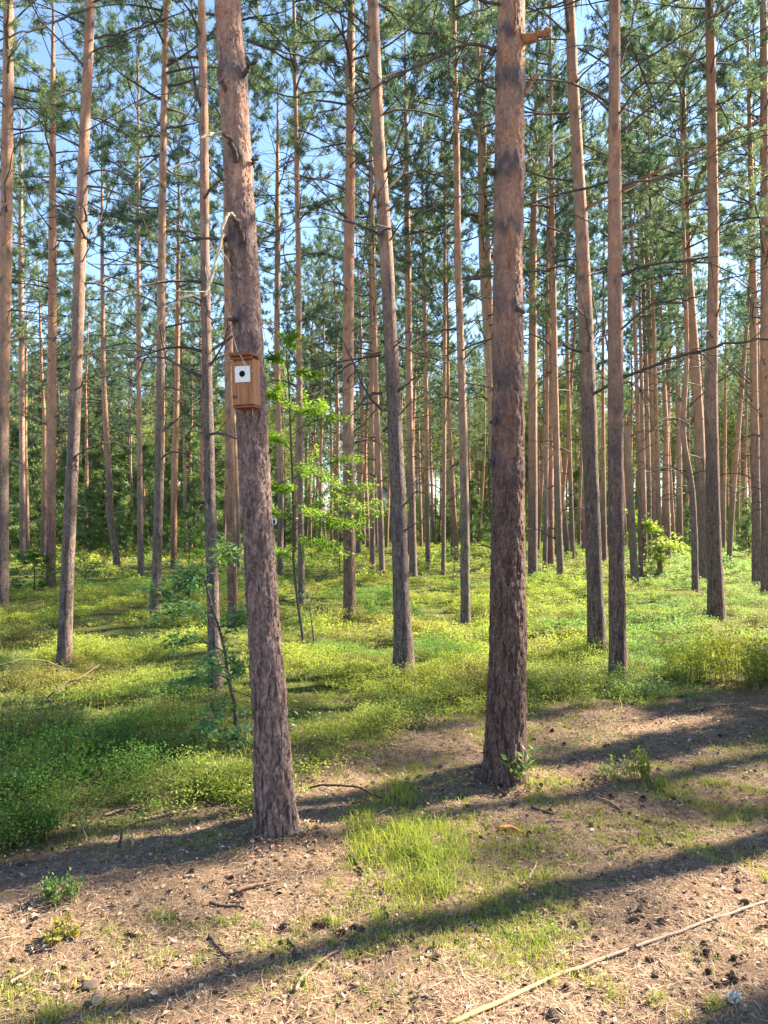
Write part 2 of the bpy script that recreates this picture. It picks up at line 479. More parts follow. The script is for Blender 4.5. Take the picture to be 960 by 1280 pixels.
def trunk_mesh(name, cx, r, rows, sides, seed, near=0, scars=(), ydrift=None):
    """closed displaced trunk; local origin at base, cx relative"""
    n = len(rows)
    th = np.arange(sides) * 2 * PI / sides
    Zr = rows[:, None] + 0 * th[None]
    ct, st = np.cos(th)[None], np.sin(th)[None]
    R = r[:, None] * np.ones_like(ct)
    lob = 1 + .16 * np.exp(-np.clip(Zr, 0, 9) / .14) * (1 + .35 * np.sin(5 * th + seed)[None])
    if near: R = R * lob - .003
    else: R = R * (1 + .15 * np.exp(-np.clip(Zr, 0, 9) / .15))
    Xp, Yp = R * ct, R * st
    if near:
        k = np.clip(1.15 - Zr / 4.0, .3, 1)
        rid = 1 - np.abs(fbm(Xp * 22, Yp * 22, Zr * 5.5, seed, 3) * 2 - 1) * 1.8
        rid2 = np.clip(np.abs(fbm(Xp * 34 + 3, Yp * 34, Zr * 7, seed + 11, 3) * 2 - 1) * 3.2, 0, 1)
        R = R + (rid - .5) * .010 * k + (rid2 - .7) * .008 * k + (vnoise(Xp * 75, Yp * 75, Zr * 38, seed + 5) - .5) * .007 + (vnoise(Xp * 130, Yp * 130, Zr * 60, seed + 6) - .5) * .004 + (vnoise(Xp * 6, Yp * 6, Zr * 2.2, seed + 7) - .5) * .014
    else:
        R = R * (1 + (vnoise(Xp * 9, Yp * 9, Zr * 2.5, seed) - .5) * .12)
    scar = np.zeros_like(R)
    for (zs, ang, hz, wa, s) in scars:
        da = (th[None] - ang + PI) % (2 * PI) - PI
        gz = np.exp(-((Zr - zs + (vnoise(ct * 3, st * 3, Zr * 6, seed + 3) - .5) * .12) / hz) ** 2) * np.exp(-(da / wa) ** 2)
        scar = np.maximum(scar, s * np.clip(gz * 1.6, 0, 1) * (0.35 + vnoise(Xp * 30, Yp * 30, Zr * 22, seed + 9)).clip(0, 1))
        R = R + gz * .008 * s
    V = np.stack([cx[:, None] + R * ct, (0 if ydrift is None else ydrift[:, None]) + R * st, Zr], -1).reshape(-1, 3)
    i, j = np.meshgrid(np.arange(n - 1), np.arange(sides), indexing='ij')
    a = i * sides + j; b = i * sides + (j + 1) % sides
    Fq = np.stack([a, b, b + sides, a + sides], -1).reshape(-1, 4)
    top = np.array([[cx[-1], 0 if ydrift is None else ydrift[-1], rows[-1] + r[-1] * .5]])
    mb = MB(); mb.add(np.concatenate([V, top]), Fq, scar=np.concatenate([scar.ravel(), [0]]))
    jj = np.arange(sides); e = (n - 1) * sides
    mb.Ft.append(np.stack([e + jj, e + (jj + 1) % sides, np.full(sides, len(V))], -1)); mb.mt.append(np.zeros(sides, int))
    return mb

def curve_branch(rng, base, az, el, length, droop, n=7, wig=.06):
    """polyline leaving base at azimuth/elevation, bending"""
    P = [np.array(base, float)]; e = el; a = az
    for k in range(n - 1):
        s = length / (n - 1)
        P.append(P[-1] + s * np.array([math.cos(a) * math.cos(e), math.sin(a) * math.cos(e), math.sin(e)]))
        e += droop / (n - 1) + rng.normal(0, wig); a += rng.normal(0, wig * 1.4)
    return np.array(P)

# --- live crowns: a few shared meshes
def crown_mesh(name, seed, Lc=8.5, R=2.2, limbs=44, tufts_per=5, nn=12, nl=.085, nw=.012, dead=14, twigs=1.0):
    rng = np.random.default_rng(seed)
    mb = MB(); TP, TD = [], []
    wood = (1, 1, 1)
    for k in range(limbs):
        t = (k + rng.uniform(0, 1)) / limbs
        z = Lc * t ** .9
        prof = (0.35 + 1.25 * t * 1.6) if t < .3 else (1.0 - (t - .3) / .7 * .8)
        l = R * min(prof, 1.05) * rng.uniform(.55, 1.2)
        el = math.radians(rng.uniform(-8, 18) + 42 * t)
        P = curve_branch(rng, (0, 0, z), rng.uniform(0, 2 * PI), el, l, math.radians(rng.uniform(-15, 35)), 7, .1)
        add_tube(mb, P, np.linspace(.026 * (1.15 - t), .005, 7) * (0.6 + .4 * l / R), 4, wood, 0)
        nsub = max(3, int(l / .24))
        for q in range(nsub):
            u = rng.uniform(.3, 1.0) if q else 1.0
            f = u * 6; i0 = min(int(f), 5); p = P[i0] + (P[i0 + 1] - P[i0]) * (f - i0)
            d = norm(P[min(i0 + 1, 6)] - P[i0])
            side = rng.normal(0, 1, 3) * np.array([1, 1, .55]); side[2] += .18
            sd = norm(d * .75 + norm(side) * .8)
            sl = rng.uniform(.22, .62) * (1.2 - .5 * u)
            Q = np.array([p, p + sd * sl * .5, p + sd * sl + np.array([0, 0, .05])])
            add_tube(mb, Q, [.007, .005, .003], 3, wood, 0)
            for w in range(tufts_per):
                s = rng.uniform(.25, 1.05)
                c = p + (Q[2] - p) * s
                tdv = norm(sd + rng.normal(0, .5, 3) + np.array([0, 0, .25]))
                TP.append(c + rng.normal(0, .035, 3)); TD.append(tdv)
    TP = np.array(TP); TD = np.array(TD); n = len(TP)
    # dead limbs below the crown
    for k in range(dead):
        z = -rng.uniform(.1, 4.2); l = R * rng.uniform(.3, 1.0) * (1 + z * .12)
        P = curve_branch(rng, (0, 0, z), rng.uniform(0, 2 * PI), math.radians(rng.uniform(-5, 45)), l, math.radians(rng.uniform(-70, 10)), 7, .12)
        add_tube(mb, P, np.linspace(.015, .003, 7), 4, wood, 0)
        for q in range(int(4 * twigs)):
            i0 = rng.integers(2, 6); d = norm(norm(P[i0 + 1 if i0 < 6 else 6] - P[i0]) + rng.normal(0, .6, 3))
            add_tube(mb, [P[i0], P[i0] + d * rng.uniform(.15, .5)], [.005, .002], 3, wood, 0)
    tint = np.clip(fbm(TP[:, 0] * .9, TP[:, 1] * .9, TP[:, 2] * .9, seed + 2, 2) * 1.6 - .3, 0, 1)
    tint = np.clip(tint + rng.normal(0, .2, n), 0, 1)
    c0 = np.array([.065, .14, .12]); c1 = np.array([.20, .25, .125])
    tc = c0 + (c1 - c0) * tint[:, None]
    P = np.repeat(TP, nn, 0) + np.repeat(TD, nn, 0) * rng.uniform(-.04, .06, (n * nn, 1))
    D = norm(np.repeat(TD, nn, 0) * .55 + norm(rng.normal(0, 1, (n * nn, 3))) * .85)
    needles(mb, P, D, rng.uniform(.7, 1.25, n * nn) * nl, np.full(n * nn, nw), np.repeat(tc, nn, 0), 1)
    return mb.mesh(name, [M['dead'], M['needle']], smooth=False)

CROWN_MID = [crown_mesh('crown', 100 + k, 8.5, 2.3, 66, 10, 18, .085, .0100) for k in range(5)]
CROWN_NEAR = crown_mesh('crown', 150, 8.5, 2.3, 56, 8, 17, .085, .0085, 0)
CROWN_FAR = [crown_mesh('crown', 200 + k, 8.5, 2.5, 58, 9, 13, .105, .0145, 14, .8) for k in range(6)]

def dead_branch(parent, rng, base, az, el, length, droop, r0, twigs=4, mat='dead', sides=6):
    P = curve_branch(rng, base, az, el, length, droop, 9, .14)
    mb = MB(); add_tube(mb, P, np.linspace(r0, r0 * .25, 9), sides)
    def twig(p, d, l, r, dep):
        Q = [p]; 
        for s in range(3):
            d = norm(d + rng.normal(0, .22, 3)); Q.append(Q[-1] + d * l / 3)
        add_tube(mb, Q, np.linspace(r, r * .4, 4), 4)
        if dep > 0 and l > .15:
            for _ in range(2): twig(Q[rng.integers(1, 4)], norm(d + rng.normal(0, .6, 3)), l * .5, r * .55, dep - 1)
    for q in range(twigs):
        i0 = int(rng.integers(3, 8)); d = norm(norm(P[i0 + 1] - P[i0]) + rng.normal(0, .65, 3))
        twig(P[i0], d, length * rng.uniform(.15, .45), r0 * .38, 1)
    return mb.build('dead_branch', M[mat], parent)

def ordinal(n): return ['first', 'second', 'third', 'fourth', 'fifth', 'sixth', 'seventh', 'eighth', 'ninth', 'tenth', 'eleventh', 'twelfth'][n]

# measured pines: key, short name, label, centreline from the base up [(x, y, width)], options
T = [
 ('J', 'birdhouse pine', 'near leaning pine trunk that carries the wooden birdhouse', [(347, 1043, 50), (338, 900, 44), (331, 800, 40), (321, 640, 38), (317, 560, 37), (310, 420, 37), (304, 320, 37), (297, 200, 36), (291, 100, 36), (284, 0, 34)]),
 ('V', 'thick bare pine', 'thickest straight pine, bare furrowed trunk with dark whorl scars, broad-leaved seedling at its foot', [(631, 980, 52), (634, 800, 45), (634.5, 640, 41), (635, 480, 40), (635, 320, 38), (637, 150, 38), (639, 0, 36)]),
 ('A', 'edge pine', 'pine at the left edge of the photo, standing behind green bilberries', [(1, 766, 18), (2, 600, 16), (3, 480, 16), (7, 320, 15), (10, 120, 13), (11, 0, 12)]),
 ('B', 'dim thin pine', 'dim thin pine beside the edge pine, its foot in low green bushes', [(29, 706, 7.5), (28, 640, 7), (26, 330, 6), (26, 200, 5)]),
 ('C', 'orange-barked pine', 'orange-barked pine between the dim thin pine and the smooth slanting pine', [(63, 738, 12), (64, 640, 11), (65, 480, 10.5), (65.5, 320, 10), (66, 120, 7)]),
 ('D', 'smooth slanting pine', 'smooth grey pine slanting to the right as it rises, pale patch at its foot', [(80, 832, 18), (84, 720, 16), (88, 640, 15), (95, 480, 14), (100, 320, 14), (104, 200, 13), (109, 100, 12), (113, 0, 11)]),
 ('E', 'crooked pine', 'far pine with a sharp kink low in its trunk', [(147, 714, 9), (145, 690, 8.5), (141, 668, 8.5), (136, 648, 9), (137, 610, 8), (134, 560, 7), (129, 470, 6), (128, 350, 5)]),
 ('F', 'slim straight pine', 'slim straight pine just right of the crooked pine', [(176, 724, 8), (175, 620, 7), (173.5, 480, 6), (173, 320, 5)]),
 ('G', 'flared pine', 'grey pine with a flared dark foot in sunlit grass, many thin side branches', [(193, 775, 16), (196, 720, 12), (199, 600, 11), (200.5, 480, 10), (202, 320, 9.5), (205, 130, 8), (207, 30, 7)]),
 ('H', 'rusty lit pine', 'rusty sunlit pine just behind and right of the flared pine', [(217, 715, 8), (217.5, 620, 8), (221, 480, 7), (222, 400, 6)]),
 ('I', 'thin grey pine', 'thin grey pine close left of the birdhouse pine, lower trunk behind sapling leaves', [(270, 876, 19), (267, 780, 15), (263, 640, 14), (259, 480, 13), (256, 320, 11.5), (255, 160, 11), (252, 0, 9)]),
 ('K', 'half-hidden pine', 'reddish pine half hidden behind the birdhouse pine on its left side', [(291, 784, 13), (290, 700, 12), (287, 560, 11), (286, 480, 10), (285, 330, 10), (283, 200, 8)]),
 ('L', 'knotty lit pine', 'far knotty pine first to the right of the birdhouse pine', [(350, 718, 8), (351, 620, 8), (346, 445, 7.5), (347, 320, 7), (347, 237, 6)]),
 ('M', 'slender pine', 'slender reddish pine behind the leafy sapling', [(377, 756, 8.5), (375, 590, 8), (374, 450, 7.5), (373, 320, 7), (371, 200, 6), (369, 100, 5.5)]),
 ('N', 'orange upright pine', 'upright orange pine with mossy foot, midway between birdhouse pine and thick bare pine', [(437, 777, 16), (437, 720, 15), (436, 640, 14.5), (435, 480, 14), (436, 320, 13.5), (438, 200, 12), (438, 100, 11), (439, 0, 9)]),
 ('O', 'far twin', 'left one of two far close pines behind the tall grey pine', [(466, 712, 7), (465, 600, 6.5), (464, 420, 6), (463, 320, 5)]),
 ('O2', 'other twin', 'right one of two far close pines behind the tall grey pine', [(478, 728, 8), (475, 620, 7), (470, 480, 6.5), (467, 350, 6)]),
 ('P', 'tall grey pine', 'tall grey pine leaning slightly left, furrowed foot, centre of the wood', [(505, 845, 27), (502, 760, 21), (498, 640, 19), (491, 480, 18), (483, 320, 17), (473, 175, 16), (469, 80, 15), (466, 0, 14)]),
 ('Q', 'sun-edged pine', 'orange pine with bright sunlit edge just right of the tall grey pine', [(517, 720, 9.5), (514, 600, 9), (511, 470, 8.5), (510, 330, 8), (508, 200, 6)]),
 ('R', 'golden thin pine', 'golden thin far pine, next to right of the sun-edged pine', [(535, 712, 6.5), (534, 600, 6), (531, 400, 5), (529, 300, 4)]),
 ('S', 'pale streak pine', 'very thin far pine lit as a pale streak', [(554, 720, 5.5), (555, 600, 5), (556, 400, 4.5), (556, 320, 4)]),
 ('T', 'straight dark pine', 'straight pine with short side twigs just left of the thick bare pine', [(582, 780, 12.5), (581, 640, 11), (579, 540, 10), (576, 440, 9.5), (572, 320, 9), (571, 200, 8), (569, 100, 7)]),
 ('U', 'peeking pine', 'orange leaning pine peeking out left of the thick bare pine', [(623, 735, 9), (618, 600, 9), (612, 470, 8.5), (602, 320, 8), (601, 225, 7), (599, 120, 6)]),
 ('U2', 'second peeking pine', 'reddish pine close right of the peeking pine, mostly behind the thick bare pine', [(628, 728, 8), (620, 560, 7.5), (610, 330, 7), (606, 200, 6)]),
 ('W', 'broad orange pine', 'broad orange pine sunlit on its edge, just right of the thick bare pine', [(666, 722, 12), (666, 620, 11.5), (666, 480, 11), (666, 320, 9), (669, 200, 7)]),
 ('X0', 'pale thin pine', 'pale thin pine between the broad orange pine and the bright-edged pine', [(681, 711, 6), (683, 560, 5.5), (684, 400, 5)]),
 ('X', 'bright-edged pine', 'orange pine with a white sunlit edge, leaning slightly left', [(701, 728, 9), (697, 620, 8.5), (694, 495, 8), (691, 320, 7.5), (690, 240, 6)]),
 ('X2', 'reddish far pine', 'reddish far pine between the bright-edged pine and the bent grey pine', [(716, 700, 6), (713, 600, 5.5), (709, 440, 5), (708, 330, 4)]),
 ('Y', 'bent grey pine', 'grey pine bending left as it rises, with a long bare branch', [(747, 818, 24), (744, 740, 20), (740, 640, 19), (735, 480, 18), (729, 320, 16), (722, 200, 15), (716, 100, 14), (712, 0, 12)]),
 ('Z', 'upright reddish pine', 'upright reddish pine close right of the bent grey pine', [(773, 851, 23), (771, 740, 20), (770, 640, 19.5), (769, 480, 19), (769, 320, 17.5), (768, 160, 15), (768, 0, 13.5)]),
 ('BB', 'light streak pine', 'thin far pine just behind the snapped trunk', [(801, 716, 6), (800, 600, 5.5), (795, 450, 5), (791, 350, 4)]),
 ('CC1', 'cluster pine one', 'left pine of a close trio of thin orange pines', [(812, 702, 6), (811, 600, 6), (807, 450, 5.5), (803, 320, 5)]),
 ('CC2', 'cluster pine two', 'middle pine of a close trio of thin orange pines', [(819, 708, 6.5), (817, 560, 6), (812, 420, 5.5), (809, 320, 5)]),
 ('CC3', 'cluster pine three', 'right pine of a close trio of thin orange pines, sunlit edge', [(825, 716, 6.5), (822, 580, 6), (818, 440, 5), (815, 340, 4.5)]),
 ('DD', 'greyish pine', 'greyish orange far pine right of the close trio', [(830, 690, 8), (832, 600, 7.5), (836, 450, 6.5), (838, 350, 5)]),
 ('EE', 'dark far pine', 'dark shaded far pine left of the bent orange pine', [(850, 693, 8), (849, 600, 7), (848, 480, 6)]),
 ('FF', 'bent orange pine', 'thin orange pine with a pronounced bend in its middle', [(869, 742, 8.5), (868, 660, 8), (864, 595, 7.5), (855, 560, 7), (852, 545, 7), (857, 480, 6), (859, 440, 5.5), (856, 340, 5)]),
 ('GG', 'sidelit pine', 'grey pine with bright sunlit right edge, just left of the stout grey pine', [(880, 731, 14), (878, 640, 13), (873, 520, 12.5), (868, 440, 12), (863, 380, 11), (859, 320, 10), (856, 200, 8)]),
 ('HH', 'stout grey pine', 'stout grey pine with dark foot behind the yellow-green bilberry shrubs', [(896, 777, 21), (894, 720, 18.5), (891, 640, 17), (889, 480, 14.5), (892, 320, 13), (890, 160, 12), (887, 0, 11)]),
 ('II', 'leaning thin pine', 'thin pinkish far pine leaning clearly to the right', [(911, 704, 6.5), (916, 620, 6.5), (921, 560, 6), (926, 500, 5.5), (931, 440, 5)]),
 ('JJ', 'pale red pine', 'pale reddish pine left of the pine at the right edge', [(947, 736, 13), (945, 620, 10), (942.5, 480, 9), (941, 320, 8), (938, 200, 6)]),
 ('KK', 'right edge pine', 'dark pine at the right edge of the photo', [(958, 746, 12), (957, 640, 11), (956, 480, 10.5), (956, 320, 10), (955, 100, 9), (954, 0, 8)]),
]
TINT = {'J': (1.22, 1.14, 1.16, 1.5), 'V': (.78, .66, .62, .75), 'P': (.85, .85, .88, 2.2), 'Y': (.9, .85, .84, 1.8), 'Z': (.9, .78, .75, 1.2), 'HH': (.9, .82, .8, 1.6), 'D': (.98, .95, .95, 1.6), 'I': (.9, .9, .92, 2.0), 'N': (1.1, .9, .82, .8), 'K': (1.1, .85, .75, .2), 'C': (1.15, .9, .8, .4), 'H': (1.2, .8, .62, -.4), 'G': (1, 1, 1, 1.8)}
DETAIL = set('A C D G I K N P T Y Z HH GG M KK JJ'.split())
info = {}
rt = np.random.default_rng(77)
for idx, (key, short, label, pts) in enumerate(T):
    bx, by, bw = pts[0]
    g0 = ground(bx, by)
    Yc = g0[1] + bw * g0[1] / (2 * F) * .8
    b = at_depth(bx, by, Yc); zb = float(terrain(b[0], Yc))
    H = rt.uniform(15, 18.5) + (2.0 if Yc > 18 else 0)
    near = key in 'JV'
    if near: rows = np.concatenate([np.arange(-.12, 4.9, .0085), np.arange(4.9, H, .3)])
    elif Yc < 14: rows = np.concatenate([np.arange(-.15, 10, .06), np.arange(10, H, .4)])
    else: rows = np.concatenate([np.arange(-.2, 12, .2), np.arange(12, H, .5)])
    x, r = trunk_profile(pts, Yc, H, zb, rows)
    x0 = float(np.interp(0, rows, x))
    root = empty('pine_tree', (x0, Yc, zb))
    tag(root, label, 'pine tree', 'pine trees of the wood')
    scars = []
    if key == 'V':
        for (py, ang, hz, wa, s) in [(100, -1.6, .05, 9, 1), (112, -1.2, .035, .6, 1), (212, -1.6, .055, 9, .95), (288, -1.6, .04, 9, .8), (285, -2.1, .03, .35, 1), (386, -1.25, .035, .35, 1), (385, -2.2, .04, .6, .7), (45, -1.8, .045, .9, .9), (470, -2.2, .05, .7, .8), (525, -2.3, .05, .4, .9), (575, -2.7, .05, .5, 1), (590, -1.4, .05, 1.2, .5), (655, -1.5, .03, .5, .6)]:
            scars.append((at_depth(634, py, Yc)[2] - zb, ang, hz, wa, s))
    if key == 'J':
        for (py, ang, hz, wa, s) in [(98, -1.5, .04, 9, .9), (104, -2.4, .03, .4, 1), (90, -.7, .03, .3, 1), (203, -1.5, .04, .6, 1), (212, -1.5, .035, 9, .55), (303, -1.3, .045, .5, 1), (298, -2.4, .045, .5, 1), (405, -1.9, .03, .35, 1), (417, -1.2, .025, .4, .8), (428, -1.0, .025, .3, .8), (265, -1.5, .03, 9, .25)]:
            scars.append((at_depth(300, py, Yc)[2] - zb, ang, hz, wa, s))
    if not near and Yc < 14:
        for z in np.arange(1.2, 9, .42):
            scars.append((z + rt.uniform(-.1, .1), rt.uniform(-PI, 0), .035, rt.uniform(.3, .7), rt.uniform(.8, 1)))
            if rt.uniform() < .5: scars.append((z, -PI / 2, .03, 9, rt.uniform(.2, .55)))
    trunk_mesh('trunk', x - x0, r, rows, 112 if near else (28 if Yc < 14 else 12), idx * 7 + 3, near, scars).build('trunk', M['bark'], root).color = TINT.get(key, (rt.uniform(.9, 1.12),) + (rt.uniform(.92, 1.05),) * 2 + (rt.uniform(.6, 2.0),))
    if near:                                           # loose bark scales standing off the trunk
        rb = np.random.default_rng(idx + 900); nf = 2600
        zf = rb.uniform(.05, 4.6, nf); af = rb.uniform(-PI, 0.3, nf)
        rf_ = np.interp(zf, rows, r) + .0005; xf = np.interp(zf, rows, x) - x0
        o_ = np.stack([np.cos(af), np.sin(af), 0 * af], -1)
        Pf = o_ * rf_[:, None]; Pf[:, 0] += xf; Pf[:, 2] = zf
        tg = np.stack([-np.sin(af), np.cos(af), 0 * af], -1)
        Df = norm(np.array([0, 0, -1.0]) + tg * rb.normal(0, .35, (nf, 1)) + o_ * rb.uniform(.0, .16, (nf, 1)))
        fm = MB(); Lf = rb.uniform(.006, .019, nf); kites(fm, Pf, Df, o_ + rb.normal(0, .2, (nf, 3)), Lf, Lf * rb.uniform(.5, .9, nf), (1, 1, 1), 0, .1)
        tag(fm.build('bark_scales', M['bark'], root, smooth=False), kind='stuff').color = TINT[key]
    cb = H * (rt.uniform(.43, .52) if Yc < 16 else rt.uniform(.36, .48))                      # crown base height
    xi = float(np.interp(cb, rows, x) - x0); xt = float(x[-1] - x0)
    me = CROWN_NEAR if near else (CROWN_MID if Yc < 17 else CROWN_FAR)[idx % 5]
    cr = bpy.data.objects.new('crown', me); COL.objects.link(cr); cr.parent = root
    sl = (xt - xi) / (H - cb)
    cr.location = (xi, 0, cb); cr.rotation_euler = (0, math.atan(sl), rt.uniform(0, 6.28))
    s = rt.uniform(.9, 1.2); cr.scale = (s, s, (H - cb + .3) / 8.5)
    # orientation: twist first, lean after
    cr.rotation_mode = 'QUATERNION'; cr.rotation_quaternion = Quaternion((0, 1, 0), math.atan(sl)) @ Quaternion((0, 0, 1), rt.uniform(0, 6.28))
    if key in DETAIL:
        z = rt.uniform(1.9, 2.5); zmax = min(cb + 1, EYE + 680 * Yc / F)
        while z < zmax:
            for q in range(rt.integers(1, 4)):
                az = rt.uniform(-PI / 2 + .75, 3 * PI / 2 - .75); rr = float(np.interp(z, rows, r)); xc = float(np.interp(z, rows, x) - x0)
                k = sstep(2.0, 5.5, z)
                l = float(.12 + k * 1.6 * rt.uniform(.25, 1)) * (1 if rt.uniform() > .25 else .25)
                if key in 'DIK': l *= .75
                dead_branch(root, rt, (xc + rr * .8 * math.cos(az), rr * .8 * math.sin(az), z + rt.uniform(-.06, .06)), az, math.radians(rt.uniform(5, 55)), l, math.radians(rt.uniform(-75, 10)), .0042 + .0036 * min(l, 1.5), int(1 + 4 * min(l, 1.3)))
            z += rt.uniform(.42, .7)
    info[key] = dict(root=root, Y=Yc, zb=zb, x0=x0, H=H, rows=rows, x=x, r=r, short=short, px=pts[0][0])

def px_branch(key, pts, w0, w1, dy=0.0, mat='dead', name='dead_branch', twigs=0, front=True, seed=1, sides=7):
    """a branch of a measured tree drawn by its image path, running dy metres away in depth"""
    t = info[key]; rng = np.random.default_rng(seed)
    n = len(pts)
    P0 = at_depth(*pts[0], t['Y'])
    rr = float(np.interp(P0[2] - t['zb'], t['rows'], t['r'])); xc = float(np.interp(P0[2] - t['zb'], t['rows'], t['x']))
    off = np.clip((P0[0] - xc) / rr, -.97, .97)
    Y0 = t['Y'] - (math.sqrt(1 - off * off) * rr * .9 if front else -math.sqrt(1 - off * off) * rr * .5)
    P = np.array([at_depth(x, y, Y0 + dy * (i / (n - 1))) for i, (x, y) in enumerate(pts)])
    # resample smoothly
    u = np.linspace(0, 1, n); uu = np.linspace(0, 1, max(12, n * 4))
    Q = np.stack([smooth1(np.interp(uu, u, P[:, k]), 5) for k in range(3)], -1)
    Q += rng.normal(0, .0016 * t['Y'], Q.shape) * np.linspace(0, 1, len(Q))[:, None] ** .5
    R = np.linspace(w0, w1, len(Q)) * t['Y'] / (2 * F) * (1.0 if key == 'J' or name == 'branch_stub' else .62)
    mb = MB(); add_tube(mb, Q - np.array([t['x0'], t['Y'], t['zb']]), R, sides)
    for k in range(twigs):
        i0 = int(rng.integers(len(Q) // 4, len(Q) - 1)); d = norm(norm(Q[i0] - Q[i0 - 1]) + rng.normal(0, .55, 3))
        l = rng.uniform(.12, .5) * t['Y'] / 8
        q = [Q[i0]]
        for s in range(3): d = norm(d + rng.normal(0, .2, 3)); q.append(q[-1] + d * l / 3)
        add_tube(mb, np.array(q) - np.array([t['x0'], t['Y'], t['zb']]), np.linspace(R[i0] * .5, R[i0] * .2, 4), 4)
    return mb.build(name, M[mat], t['root'])

# birdhouse pine: stubs, hooked and snapped branches
px_branch('J', [(304, 95), (309, 87), (318, 76)], 7, 4.5, -.06, name='branch_stub')
px_branch('J', [(296, 203), (293, 188), (287, 174), (279, 167)], 7.5, 4, -.12, name='branch_stub')
px_branch('J', [(279, 167), (270, 166), (262, 169), (250, 173)], 3.5, 2.6, -.2, mat='pale', name='dead_branch')['label'] = 'pale tip of the hooked branch'
px_branch('J', [(304, 303), (300, 288), (296, 278), (291, 271)], 9, 4.5, -.12, name='branch_stub')
bb = px_branch('J', [(297, 276), (290, 268), (284, 267), (279, 281), (276, 300), (271, 322), (268, 340), (262, 357), (254, 371)], 4.6, 2.6, -.25, mat='pale', twigs=4, seed=4)
bb['label'] = 'pale snapped branch hanging down beside the trunk'
px_branch('J', [(254, 371), (259, 385), (263, 402)], 2.2, 1.6, -.05, twigs=0)
px_branch('J', [(284, 298), (277, 303), (281, 315)], 6, 3, -.05, name='branch_stub')
px_branch('J', [(278, 299), (255, 297), (222, 294)], 4, 2.5, .25, twigs=3, seed=5, front=False)
px_branch('J', [(283, 115), (276, 100)], 5, 3, -.03, name='branch_stub')
px_branch('J', [(316, 205), (320, 199)], 5, 3, -.02, name='branch_stub')
px_branch('J', [(295, 404), (290, 398)], 7, 3.5, -.04, name='branch_stub')
px_branch('J', [(309, 50), (345, 62), (392, 74), (440, 84)], 3.2, 1.8, .6, twigs=5, seed=6, front=False)
px_branch('J', [(322, 303), (345, 290), (362, 288)], 3.2, 1.5, .4, twigs=3, seed=8, front=False)
# thick bare pine
px_branch('V', [(652, 50), (667, 47), (680, 42), (688, 37)], 14, 6, -.05, mat='stub', name='branch_stub')['label'] = 'thick orange broken stub'
px_branch('V', [(643, 42), (644, 20), (648, -15)], 6.5, 4.5, -.22, mat='stub')
px_branch('V', [(620, 63), (600, 55), (580, 56), (560, 63), (530, 79), (500, 94), (478, 103), (440, 128)], 7, 3.2, -.1, twigs=10, seed=12)
px_branch('V', [(620, 62), (608, 82), (592, 102), (575, 120), (562, 128)], 4.5, 2.2, .2, twigs=3, seed=13, front=False)
px_branch('V', [(620, 112), (605, 104), (588, 95), (570, 90)], 5, 3, -.1, twigs=2, seed=14)
px_branch('V', [(624, 5), (610, 3), (598, 0), (585, -8)], 7, 5, -.1, twigs=0)
px_branch('V', [(655, 118), (664, 105), (670, 95)], 6, 4, .05, mat='stub', front=False, name='branch_stub')
px_branch('V', [(654, 205), (668, 190), (690, 178), (712, 170)], 3.4, 2, .8, twigs=3, seed=15, front=False)
px_branch('V', [(617, 240), (585, 244), (540, 249), (500, 253), (484, 262)], 2.6, 1.4, .9, mat='dead', twigs=2, seed=16, front=False)
px_branch('V', [(616, 217), (612, 213)], 9, 6, -.02, name='branch_stub')
px_branch('V', [(646, 386), (650, 383), (652, 391)], 8, 5, -.035, name='branch_stub')
px_branch('V', [(620, 524), (615, 530)], 7, 4, -.03, name='branch_stub')
px_branch('V', [(617, 573), (612, 582)], 8, 4, -.03, name='branch_stub')
px_branch('V', [(656, 238), (690, 235), (722, 233)], 2.6, 1.8, .8, twigs=1, seed=17, front=False)
# bent grey pine's long branch and its neighbours
px_branch('Y', [(742, 492), (768, 478), (800, 463), (840, 448), (880, 436), (915, 428), (965, 424), (1010, 428)], 6.5, 3.5, -1.6, twigs=9, seed=21)
px_branch('Y', [(735, 440), (738, 420), (733, 400), (722, 386), (706, 381)], 5, 3, -.3, twigs=2, seed=22)
px_branch('Y', [(726, 440), (712, 436), (700, 428)], 5, 3, -.2, twigs=0)
px_branch('Y', [(733, 430), (748, 405), (741, 370), (728, 340)], 3.6, 2, .3, twigs=2, seed=23, front=False)
px_branch('Y', [(731, 260), (760, 248), (800, 226), (850, 200), (900, 172), (960, 145)], 6, 3, -.8, twigs=8, seed=24, mat='stub', front=False)
px_branch('Y', [(726, 138), (745, 122), (770, 103), (810, 72), (850, 47), (890, 22), (930, -5)], 6.5, 3.5, .8, twigs=8, seed=25, front=False)
px_branch('Y', [(724, 163), (740, 140), (758, 110), (765, 98)], 3.4, 2, .3, twigs=2, seed=26, front=False)
px_branch('Z', [(776, 165), (795, 150), (830, 118), (860, 80), (882, 40), (905, 0)], 5.5, 3, .3, twigs=8, seed=27, front=False)
px_branch('Z', [(775, 85), (782, 60), (790, 30), (800, -10)], 4.5, 3, .2, twigs=3, seed=28, front=False)
px_branch('Z', [(776, 412), (790, 400), (806, 385), (825, 377), (850, 374), (862, 376)], 5, 3, -.4, twigs=5, seed=29)
px_branch('Z', [(776, 243), (800, 230), (850, 212), (905, 190), (965, 168)], 4.5, 2.5, .8, twigs=6, seed=30, front=False)
px_branch('Z', [(760, 412), (748, 420), (742, 440)], 2.6, 1.4, .2, mat='dead', front=False)
px_branch('P', [(490, 210), (478, 190), (460, 160), (430, 120), (400, 60), (390, 20)], 4.2, 2, .4, twigs=5, seed=31, mat='dead')
px_branch('P', [(480, 108), (450, 122), (415, 138), (378, 148)], 4.2, 2.2, .4, twigs=6, seed=32, front=False)
px_branch('P', [(482, 215), (496, 180), (508, 140), (525, 90), (540, 40)], 4, 2, -.6, twigs=6, seed=33)
